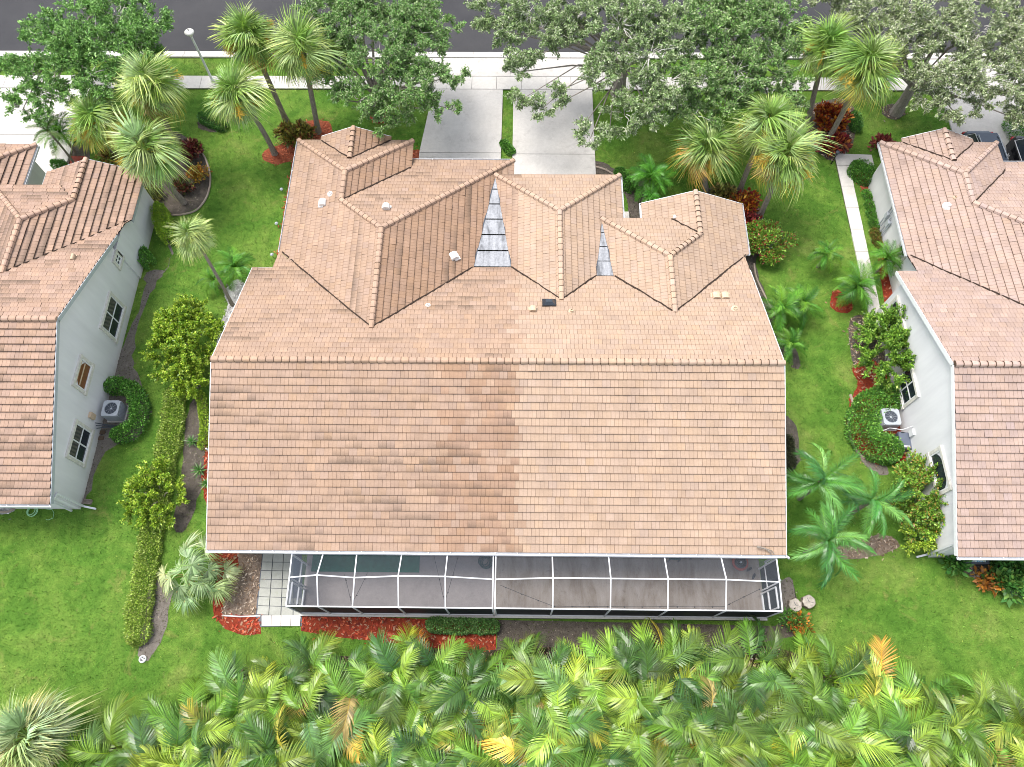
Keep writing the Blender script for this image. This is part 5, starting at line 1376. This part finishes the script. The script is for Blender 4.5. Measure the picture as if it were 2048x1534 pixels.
def hedge(name, pts, width, h, nl, leaf, pal, label, cat='hedge', seed=0, group=None, z0=.0, dome=.35, wts=None, world=False):
    """clipped hedge following a line"""
    rng = np.random.default_rng(seed); P = np.array(pts if world else poly(pts, h*.6)); 
    
    Q = []
    for i in range(len(P)-1):
        p0, p1, p2, p3 = P[max(i-1,0)], P[i], P[i+1], P[min(i+2,len(P)-1)]
        for tt in np.linspace(0,1,12,endpoint=False): Q.append(.5*((2*p1)+(-p0+p2)*tt+(2*p0-5*p1+4*p2-p3)*tt**2+(-p0+3*p1-3*p2+p3)*tt**3))
    P = np.array(Q+[P[-1]])
    seg = np.linalg.norm(np.diff(P,axis=0),axis=1); cum = np.concatenate([[0],np.cumsum(seg)]); Ltot = cum[-1]
    ctr = P.mean(0); t = thing(name, (float(ctr[0]),float(ctr[1]),0), label, cat, group)
    s_ = rng.random(nl)*(Ltot+width)-width/2; ss = np.clip(s_,0,Ltot)
    X = np.interp(ss,cum,P[:,0]); Y = np.interp(ss,cum,P[:,1]); i = np.clip(np.searchsorted(cum,ss)-1,0,len(seg)-1)
    T = np.diff(P,axis=0)[i]/seg[i][:,None]; Nn = np.stack([-T[:,1],T[:,0]],1)
    over = (s_-ss)
    th = rng.uniform(0, math.pi, nl); lump = 1+.14*np.sin(ss*3.1+seed)+.10*np.sin(ss*7.7+2*seed)+.08*rng.normal(0,1,nl)
    r_ = np.clip(1-rng.exponential(.10,nl),.4,1)*lump
    ex = np.sqrt(np.clip(1-(over/(width/2+1e-6))**2,0.05,1))
    uu = rng.uniform(-1,1,nl); pw = 1/dome
    side = rng.random(nl) < .3
    lu = np.where(side, np.sign(uu)*(1-.1*rng.random(nl)), uu); vv = np.where(side, rng.random(nl)*.9, (1-np.abs(uu)**pw)**(1/pw))
    bum = .82+.30*np.array([hull_noise(a_*2.6, c_*2.6, seed) for a_, c_ in zip(X+Nn[:,0]*lu*width/2, Y+Nn[:,1]*lu*width/2)])
    r_ = np.clip(1-rng.exponential(.09,nl),.4,1)*bum
    th = np.arctan2(np.maximum(vv,.02), lu)
    lat = lu*width/2*r_*ex; ver = vv*h*r_*np.where(ex<1,.6+.4*ex,1)
    C = np.stack([X+Nn[:,0]*lat+T[:,0]*over-ctr[0], Y+Nn[:,1]*lat+T[:,1]*over-ctr[1], z0+np.maximum(ver,.03)],1)
    D = np.stack([Nn[:,0]*np.cos(th), Nn[:,1]*np.cos(th), np.sin(th)],1)+rng.normal(0,.6,(nl,3))+np.array((0,0,.25))
    L = leaf*rng.uniform(.7,1.35,nl); W = L*rng.uniform(.42,.65,nl)
    ob('foliage', quads_mesh('foliage', leaf_quads(C,D,L,W,rng), cols_for(rng,nl,pal,wts), M_LEAFP), None, t)
    m = MB()
    for k in np.linspace(0.05,.95,max(2,int(Ltot/.5))):
        x, y = np.interp(k*Ltot,cum,P[:,0])-ctr[0], np.interp(k*Ltot,cum,P[:,1])-ctr[1]; m.tube([(x,y,0),(x+.05,y,h*.7)], [.03,.015], 5)
    m.build('stem', M_OAKBARK, t); return t
YG = [(.30,.45,.035),(.40,.54,.05),(.20,.36,.03),(.50,.60,.09),(.13,.26,.025)]
LG = [(.18,.36,.04),(.25,.44,.05),(.13,.28,.035),(.33,.48,.08),(.09,.20,.03)]
HG = [(.11,.31,.045),(.15,.38,.055),(.08,.23,.035),(.24,.47,.09),(.055,.15,.025)]
DGN = [(.07,.21,.04),(.10,.26,.045),(.05,.15,.03),(.14,.32,.06)]
HD = [(.30,.45,.06),(.38,.50,.08),(.22,.35,.045),(.48,.56,.16),(.15,.25,.04)]
c = at3(368,672,1.2); shrub('bush', (c[0],c[1],1.0), (1.7,2.0,1.15), 56000, .12, YG, 'big bright yellow green bush with upright shoots left of the middle house', seed=1, lumps=90, lump_r=.42, up=.9, spiky=6)
c = at3(385,760,.8); shrub('bush', (c[0],c[1],.7), (.95,1.0,.65), 18000, .11, YG, 'smaller yellow green bush joined to the lower side of the big one', seed=2, lumps=26, lump_r=.3, up=.8, spiky=4)
c = at3(308,985,.9); shrub('bush', (c[0],c[1],.75), (1.3,1.45,.8), 30000, .11, YG, 'yellow green bush at the corner of the low hedge left of the patio', seed=3, lumps=40, lump_r=.32, up=.8, spiky=5)
c = at3(1800,700,1.5); shrub('bush', (c[0],c[1],1.3), (1.85,2.05,1.25), 56000, .13, LG, 'large ragged green shrub covering the corner window of the right house', seed=4, lumps=95, lump_r=.5, up=.5, spiky=5)
c = at3(1862,990,1.4); shrub('bush', (c[0],c[1],1.2), (1.5,1.5,1.1), 40000, .12, LG+[(.36,.22,.05)], 'ragged green shrub with orange tips beside the drooping feather palms', seed=5, lumps=85, lump_r=.46, up=.5, spiky=5)
c = at3(1850,1065,.9); shrub('bush', (c[0],c[1],.8), (.9,.75,.6), 8000, .11, YG, 'yellow green lower bush at the back corner of the right house', seed=6, lumps=26, lump_r=.3, up=.5, spiky=4)
c = at3(1540,478,1.0); shrub('bush', (c[0],c[1],.8), (1.15,1.05,.8), 9000, .13, LG+[(.40,.06,.04)], 'loose flowering shrub with red dots beside the right gable', seed=7, lumps=34, lump_r=.38, up=.4)
hedge('hedge', [(213,770),(250,772),(272,790),(277,825),(268,855),(238,868)], .75, .8, 9000, .10, HG, 'dark green hedge curling round the left air conditioner', seed=11)
hedge('hedge', [(1778,792),(1745,805),(1727,845),(1738,880),(1775,893)], 1.45, .9, 16000, .10, HG+[(.20,.40,.05)], 'thick rounded hedge enclosing the right air conditioner and generator', seed=12, dome=.5)
hedge('hedge', [(348,790),(340,860),(322,950),(305,1040),(296,1100),(285,1160),(272,1265)], 1.1, .5, 26000, .085, HD, 'long low yellow green hedge down the left side lawn', seed=13, dome=.4)
hedge('hedge', [(866,1248),(925,1252),(985,1252)], .6, .6, 7000, .085, [(.09,.22,.05),(.14,.28,.07),(.06,.15,.035),(.2,.34,.12)], 'clipped low box hedge in the red mulch before the left porch', seed=14)
c = at3(327,440,.7); hedge('shrub', [(318,420),(324,440),(330,465)], .8, 1.1, 7000, .08, YG[:3]+[(.16,.32,.03)], 'upright rounded yellow green shrub against the left front wall', cat='shrub', seed=15, dome=.5)
hedge('shrub', [(280,500),(290,516)], .75, .9, 5000, .07, HG, 'round clipped dark shrub by the small window of the left house', cat='shrub', seed=16, dome=.6)
hedge('shrub', [(1722,335),(1736,345)], 1.15, .9, 8000, .08, HG, 'round clipped dark shrub at the bend of the right walkway', cat='shrub', seed=17, dome=.6)
hedge('shrub', [(408,232),(440,246)], .8, .6, 5000, .08, DGN, 'low dark round shrub in a soil ring under the lamp side fan palm', cat='shrub', seed=18, dome=.6)
hedge('shrub', [(112,328),(124,330)], .55, .7, 3500, .07, DGN, 'round dark ball shrub by the left brick patch', cat='shrub', seed=19, dome=.6)
hedge('shrub', [(1008,286),(1022,300)], .55, .35, 2500, .08, HG, 'tiny green shrub at the end of the strip between the driveways', cat='shrub', seed=20, dome=.6)
hedge('shrub', [(1708,232),(1714,250)], .6, .6, 3500, .08, DGN, 'dark green small shrub at the right side of the red crotons', cat='shrub', seed=21, dome=.6)
hedge('shrub', [(1575,880),(1580,925)], .55, .4, 3000, .09, [(.05,.06,.03),(.09,.10,.05),(.03,.04,.02)], 'dark low shrub against the right end wall of the middle house', cat='shrub', seed=22, dome=.6)
hedge('shrub', [(400,790),(408,850),(405,890)], .4, .4, 3500, .08, YG, 'narrow green planting tight along the left end wall', cat='shrub', seed=23)
hedge('shrub', [(1240,345),(1262,372)], .7, .4, 3000, .09, HG, 'low green plants in the soil bed by the garage entry', cat='shrub', seed=24)
for i, (px_, py_) in enumerate(((1736,388),(1742,410),(1745,428),(1750,446),(1752,466),(1757,482))):
    hedge('shrub', [(px_-3,py_-4),(px_+3,py_+5)], .42, .35, 1300, .08, HG if i < 4 else [(.14,.22,.04),(.24,.26,.05),(.3,.16,.05)], ('small green shrub by the right wall, first below the round clipped one','small green shrub by the right wall, second below the round clipped one','small green shrub by the right wall, third below the round clipped one','small green shrub by the right wall, fourth below the round clipped one','rusty green shrub by the right wall next above the last','rusty green shrub by the right wall, last before the date palm')[i], cat='shrub', seed=30+i, group='small shrubs along the right wall', dome=.6)
# crotons: long coloured leaves
def croton(px_, py_, z, rad, nl, pal, label, seed, leaf=.26):
    c = at3(px_, py_, z); shrub('croton', (c[0],c[1],z*.8), rad, nl, leaf, pal, label, 'croton', seed, lumps=22, lump_r=.3, up=.9, mat=M_LEAFP, group='coloured croton plants')
RC = [(.46,.14,.02),(.52,.24,.03),(.24,.035,.025),(.15,.02,.02),(.42,.07,.02)]
croton(1668,232,.8,(.95,.8,.5),1500,RC,'orange red crotons between the two tall right fan palms',51); croton(1672,285,.6,(.8,.5,.35),900,[(.22,.02,.03),(.34,.05,.03),(.45,.16,.04),(.10,.02,.02)],'dark red crotons at the foot of the tall right fan palms',52)
croton(1492,402,.7,(.6,.6,.4),900,RC+[(.55,.32,.04)],'orange crotons beside the right gable under the fan palm',53); croton(1498,440,.5,(.5,.5,.3),600,[(.20,.03,.03),(.10,.02,.03),(.3,.05,.03)],'dark red crotons between the orange ones and the flowering shrub',54)
croton(590,265,.8,(.95,.7,.5),1600,[(.16,.17,.03),(.30,.27,.05),(.10,.11,.025),(.36,.30,.07),(.2,.08,.03)],'green and yellow croton between the front fan palm trunks',55)
croton(392,348,.5,(.55,.45,.3),900,[(.46,.33,.04),(.5,.25,.04),(.2,.16,.03),(.34,.12,.03)],'yellow orange croton at the right edge of the left palm bed',56,.16)
croton(378,298,.6,(.55,.5,.4),700,[(.11,.02,.025),(.17,.03,.03),(.07,.02,.02),(.2,.1,.04)],'dark maroon croton behind the yellow one in the left palm bed',57)
croton(365,370,.4,(.45,.35,.25),500,[(.11,.03,.025),(.16,.05,.03),(.09,.10,.03)],'low maroon croton in front of the straw skirted palm',58,.2)
croton(300,385,.4,(.5,.4,.3),700,[(.15,.17,.03),(.24,.22,.04),(.09,.12,.03)],'olive croton under the palm at the left roof corner',59,.16)
croton(225,310,.6,(.9,.5,.4),900,[(.28,.25,.05),(.16,.15,.03),(.1,.06,.03),(.3,.16,.04)],'mixed brown and yellow croton behind the left roof peak',60,.18)
croton(1448,385,.4,(.5,.35,.25),500,[(.34,.32,.08),(.2,.22,.05),(.4,.3,.1),(.14,.12,.04)],'yellow striped croton under the arched edging by the gable',61,.28)
croton(1765,285,.4,(.35,.3,.3),260,[(.2,.04,.04),(.13,.03,.03),(.28,.08,.05)],'small maroon plant by the corner of the right roof',62,.3)
croton(1597,1248,.35,(.32,.25,.2),320,[(.55,.22,.03),(.5,.12,.03),(.12,.2,.04)],'small orange croton at the right end of the porch soil',63,.18)
croton(1585,1240,.3,(.4,.3,.2),700,HG,'dark green small plant left of the orange croton at the porch corner',64,.12)
croton(1700,318,.5,(.5,.45,.3),600,[(.5,.33,.05),(.42,.22,.05),(.3,.10,.04)],'faded orange croton at the top corner of the right walkway',65,.2) if False else None
croton(1978,1162,.35,(.4,.25,.2),260,[(.55,.24,.04),(.45,.18,.04),(.3,.14,.05)],'orange plant at the edge of the bed behind the blue tray',66,.3)
croton(2030,1150,.6,(.8,.7,.5),1300,[(.06,.19,.04),(.09,.25,.05),(.05,.14,.03),(.16,.3,.06)],'dark green large leaved plants at the right frame edge under the eave',67,.35)
croton(1915,1125,.4,(.25,.3,.25),350,[(.06,.19,.04),(.1,.26,.05),(.14,.3,.06)],'small strap leaved plant left of the blue tray',68,.3)
# spiky rosettes by the satellite dish
def rosette(px_, py_, R, label, seed, cols=((.07,.2,.04),(.11,.27,.06),(.26,.36,.18))):
    rng = random.Random(seed); p = at(px_, py_, .3); t = thing('spiky_plant', (p[0],p[1],0), label, 'spiky plant', 'spiky rosette plants along the left wall')
    for i in range(22):
        a = i*2.4; el = 1.2-1.1*i/22; L = R*rng.uniform(.8,1.1); d = Vector((math.cos(a)*math.cos(el), math.sin(a)*math.cos(el), math.sin(el))); e = Vector((-math.sin(a), math.cos(a), 0))*.028
        m = MB(); V = []
        for tt, w_ in ((0,.6),(.5,1),(1,.05)): q = d*L*tt+Vector((0,0,.1-.15*L*tt*tt)); V += [tuple(q-e*w_), tuple(q+e*w_)]
        m.add(V, [(0,2,3,1),(2,4,5,3)]); c = cols[i%3]; m.build('leaf', M_LEAF, t, color=jit(c))
rosette(381,880,.42,'spiky green rosette above the satellite dish',1); rosette(396,938,.5,'larger spiky green rosette below the satellite dish',2); rosette(410,965,.4,'spiky rosette with reddish soil beside it below the larger one',3)

# oak trees -----------------------------------------------------------
def oak(base, zc, blobs, nleaf, pal, label, seed, leaf=.135, twigs=260, wts=None, spread=.60, trunk_r=.26, twigm=None):
    """blobs: (px, py, z, radius m) foliage masses; limbs reach out to each"""
    rng = np.random.default_rng(seed); t = thing('oak_tree', base, label, 'tree', 'street trees along the sidewalk'); B = np.array(base)
    tb = MB(); fork = np.array((rng.uniform(-.2,.2), rng.uniform(-.2,.2), zc*.42)); 
    tb.tube([(0,0,-.05),(fork[0]*.3,fork[1]*.3,fork[2]*.5),tuple(fork)], [trunk_r*1.35,trunk_r,trunk_r*.9], 10); tb.build('trunk', M_OAKBARK, t)
    C = []; D = []; tot = sum(b[3]**2 for b in blobs); lm = MB(); tw = MB()
    for (px_, py_, z, r_) in blobs:
        o = np.array(at3(px_, py_, z))-B; 
        mid = (fork+o)/2+np.array((0,0,.35))+rng.normal(0,.25,3)
        lm.tube([tuple(fork), tuple(mid), tuple(o-np.array((0,0,.2)))], [min(.12,.03+r_*.05),min(.08,.02+r_*.035),.02], 6)
        nsub = max(5, int(r_*r_*11)); nb = int(nleaf*r_*r_/tot)
        sv, sn = ellipsoid_pts(rng, nsub, .35); sv[:,2] *= .55
        per = max(6, nb//nsub)
        for q in range(nsub):
            so = o+sv[q]*r_; rs = spread*rng.uniform(.5,1.15)*min(1, r_)
            # sprays: several twigs per tuft, leaves set along each
            kt = 6
            if rng.random() < .9: tw.tube([tuple(o+(so-o)*.25), tuple((o+so)/2+rng.normal(0,.1,3)), tuple(so)], [.022,.016,.008], 3, cap=False)
            for j in range(kt):
                dr = rng.normal(0,1,3)+sn[q]*.9+np.array((0,0,.25)); dr[2] *= .55; dr /= np.linalg.norm(dr); ll_ = rs*rng.uniform(.6,1.5)
                m_ = per//kt; tt = (.15+.85*rng.random(m_))[:,None]
                C.append(so+dr*ll_*tt+rng.normal(0,.05,(m_,3))); D.append(dr*.8+rng.normal(0,.6,(m_,3))+np.array((0,0,.1)))
                if rng.random() < twigs/1000: tw.tube([tuple(so), tuple(so+dr*ll_*.6+rng.normal(0,.05,3)), tuple(so+dr*ll_*1.2)], [.016,.011,.005], 3, cap=False)
    lm.build('limb', M_OAKBARK, t); tw.build('twigs', twigm or (M_TWIG2 if twigs > 250 else M_TWIG), t, kind='stuff')
    C = np.concatenate(C); D = np.concatenate(D); n = len(C)
    L = leaf*rng.uniform(.65,1.4,n); W = L*rng.uniform(.3,.5,n)
    ob('crown', quads_mesh('crown', leaf_quads(C,D,L,W,rng,.7), cols_for(rng,n,pal,wts,.30), M_LEAFP), None, t)
    return t
OG1 = [(.14,.31,.065),(.19,.37,.08),(.10,.23,.05),(.26,.44,.12)]
OG2 = [(.21,.32,.11),(.27,.38,.15),(.14,.23,.075),(.36,.45,.22),(.46,.50,.34)]
OG3 = [(.24,.32,.13),(.31,.39,.18),(.16,.23,.09),(.42,.46,.27),(.52,.54,.40)]
g3 = lambda p: (*at(*p), 0)
oak(g3((178,160)), 4.6, [(190,70,5.2,1.5),(100,60,4.8,1.2),(280,80,4.8,1.4),(235,30,5.2,1.3),(130,130,4.6,1.2),(60,150,4.0,1.1),(20,130,4.0,.9),(110,190,3.6,1.0),(40,215,3.4,.8),(180,150,4.8,1.2),(260,130,4.4,1.1),(320,120,4.0,.7),(90,235,3.2,.5),(160,20,5.0,1.1),(55,60,4.4,.6),(200,200,3.8,.7),(250,-20,5.0,1.2),(140,90,5.0,1.2),(300,50,4.8,1.0)], 90000, OG1, 'dense mid green street tree over the bright left driveway', 71, twigs=60)
oak(g3((757,236)), 4.6, [(700,60,5.0,1.5),(800,60,5.2,1.5),(760,120,5.2,1.4),(680,130,4.6,1.2),(850,110,4.8,1.3),(880,60,4.6,.9),(640,20,4.8,1.1),(720,200,4.2,1.0),(800,200,4.4,1.2),(870,170,4.4,1.1),(780,245,3.6,.7),(850,215,3.8,.8),(740,5,5.2,1.2),(830,10,5.0,1.1),(900,150,4.2,.7),(690,195,4.0,.7),(905,215,3.6,.4),(660,70,4.8,1.2),(720,20,5.2,1.3),(830,55,5.2,1.3),(640,80,4.4,.8)], 115000, OG1[:3]+OG2[:4], 'airy green street tree left of the driveways with a ring of orange mulch', 72, twigs=150)
oak(g3((1236,186)), 4.8, [(1150,40,5.4,1.4),(1240,50,5.8,1.6),(1060,30,5.0,1.2),(985,20,4.6,.9),(960,45,4.4,.5),(1200,130,5.2,1.2),(1300,110,5.6,1.5),(1040,110,4.6,.8),(1020,140,4.2,.7),(1290,190,4.8,1.1),(1250,225,4.4,.9),(1080,215,3.8,.6),(1040,195,3.8,.5),(1110,180,4.0,.45),(1120,200,3.8,.4),(1180,275,3.4,.55),(1160,255,3.4,.4),(1220,255,3.8,.5),(1350,60,5.6,1.4),(1110,75,5.2,.8),(1340,160,5.2,1.2),(1200,-10,5.4,1.3),(1310,240,4.2,.6),(1125,25,5.4,.8),(1090,55,5.2,1.0),(1010,60,4.8,.8),(1270,20,5.6,1.3)], 145000, OG2, 'large spreading oak with pale twigs hanging over the right driveway', 73, twigs=420, trunk_r=.36)
oak(g3((1455,165)), 4.8, [(1420,60,5.6,1.6),(1500,70,5.6,1.6),(1560,40,5.2,1.2),(1470,140,5.2,1.4),(1400,150,5.2,1.3),(1550,120,5.0,1.2),(1540,190,4.4,.9),(1450,215,4.4,1.0),(1390,230,4.2,.8),(1590,170,4.2,.7),(1510,10,5.4,1.3),(1420,0,5.4,1.2),(1580,90,4.8,.8),(1360,205,4.4,.8),(1500,215,4.0,.7),(1600,215,3.8,.5)], 130000, OG2[:4]+OG1[:2], 'dense grey green oak between the spreading oak and the tall fan palms', 74, twigs=300, trunk_r=.3)
oak(g3((1792,226)), 5.0, [(1880,60,5.6,1.6),(1960,60,5.8,1.7),(1830,90,5.2,1.2),(1900,150,5.0,1.3),(1980,150,5.0,1.4),(2040,110,5.4,1.4),(1850,170,4.6,1.0),(2030,190,4.4,1.0),(1890,215,4.2,.7),(1820,20,5.2,1.1),(1760,10,5.0,1.0),(1940,0,5.6,1.4),(2050,30,5.6,1.5),(1960,205,4.2,.6),(1925,235,3.8,.35),(2045,235,4.0,.7),(1840,205,4.2,.4),(1780,60,5.0,.8),(2100,100,5.2,1.4),(1700,20,5.0,.9),(1660,0,5.0,.8),(1740,60,4.8,.7),(1680,-20,5.0,1.0)], 130000, OG3, 'silvery oak with many bare pale twigs over the right driveway', 75, twigs=650, trunk_r=.3)
oak((16.6,40.5,0), 5.0, [(1680,8,4.8,1.2),(1720,20,4.6,.9),(1640,-10,5.0,1.3),(1750,-20,5.0,1.3),(1690,-40,5.4,1.5),(1660,30,4.2,.5)], 12000, OG3, 'far oak whose sparse crown just enters the top of the frame', 76, twigs=500) if False else None
# green mass at the extreme upper right behind the cars
hedge('hedge', [(2035,245),(2060,285)], 1.2, 1.0, 4500, .10, HG, 'green hedge beside the black car at the right edge', seed=41, dome=.5)

# ------------------------------------------------------------------ grass
def grass():
    rng = np.random.default_rng(5); N = 430000
    c = poly([(-60,1600),(2110,1600),(2110,60),(-60,60)]); xs = [p[0] for p in c]; ys = [p[1] for p in c]
    X = rng.uniform(-34, 33, N); Y = rng.uniform(-3.5, 37, N)
    k = np.ones(N, bool)
    for P in EXCL:
        x0, x1 = min(p[0] for p in P), max(p[0] for p in P); y0, y1 = min(p[1] for p in P), max(p[1] for p in P)
        bb = (X > x0) & (X < x1) & (Y > y0) & (Y < y1); ii = np.where(bb & k)[0]
        k[ii[inside(P, X[ii], Y[ii])]] = False
    for ox, oy in ((0,0),(-31,1.85),(31,0)):
        k &= ~((X > ox-12.4) & (X < ox+10.5) & (Y > oy+6.6) & (Y < oy+19)); k &= ~((X > ox-11.2) & (X < ox+10.6) & (Y > oy+18) & (Y < oy+23.4)); k &= ~((X > ox-11.2) & (X < ox-1) & (Y > oy+18) & (Y < oy+27))
    k &= ~((X > -9.5) & (X < 10.8) & (Y > 3.6) & (Y < 7))
    # only what the camera can see, plus a margin
    p = np.stack([X, Y, np.zeros(N)],1)-np.array((0,0,CH)); d = p@AXF; u = 1024+CF*(p@AXR)/d; v = 767-CF*(p@AXU)/d
    k &= (u > -150) & (u < 2200) & (v > 60) & (v < 1650)
    X, Y = X[k], Y[k]; n = len(X)
    a = rng.uniform(0, 6.283, n); L = rng.uniform(.05,.11,n); W = rng.uniform(.012,.026,n); ln = rng.uniform(.3,1.3,n)
    bx_ = np.stack([np.cos(a), np.sin(a), np.zeros(n)],1)*W[:,None]; b2 = rng.uniform(0,6.283,n)
    tip = np.stack([np.cos(b2)*np.sin(ln), np.sin(b2)*np.sin(ln), np.cos(ln)],1)*L[:,None]
    o = np.stack([X,Y,np.full(n,-.003)],1)
    V = np.stack([o-bx_, o+bx_, o+tip],1)
    t = np.clip(rng.normal(1.15,.3,(n,1)),.4,2.0)*np.array((1,1,1.0)); dry = rng.random(n) < .05; t[dry] = t[dry]*np.array((1.9,1.25,1.6))
    ob('grass', quads_mesh('grass', V, t, M_BLADE, 3), kind='stuff')

grass()
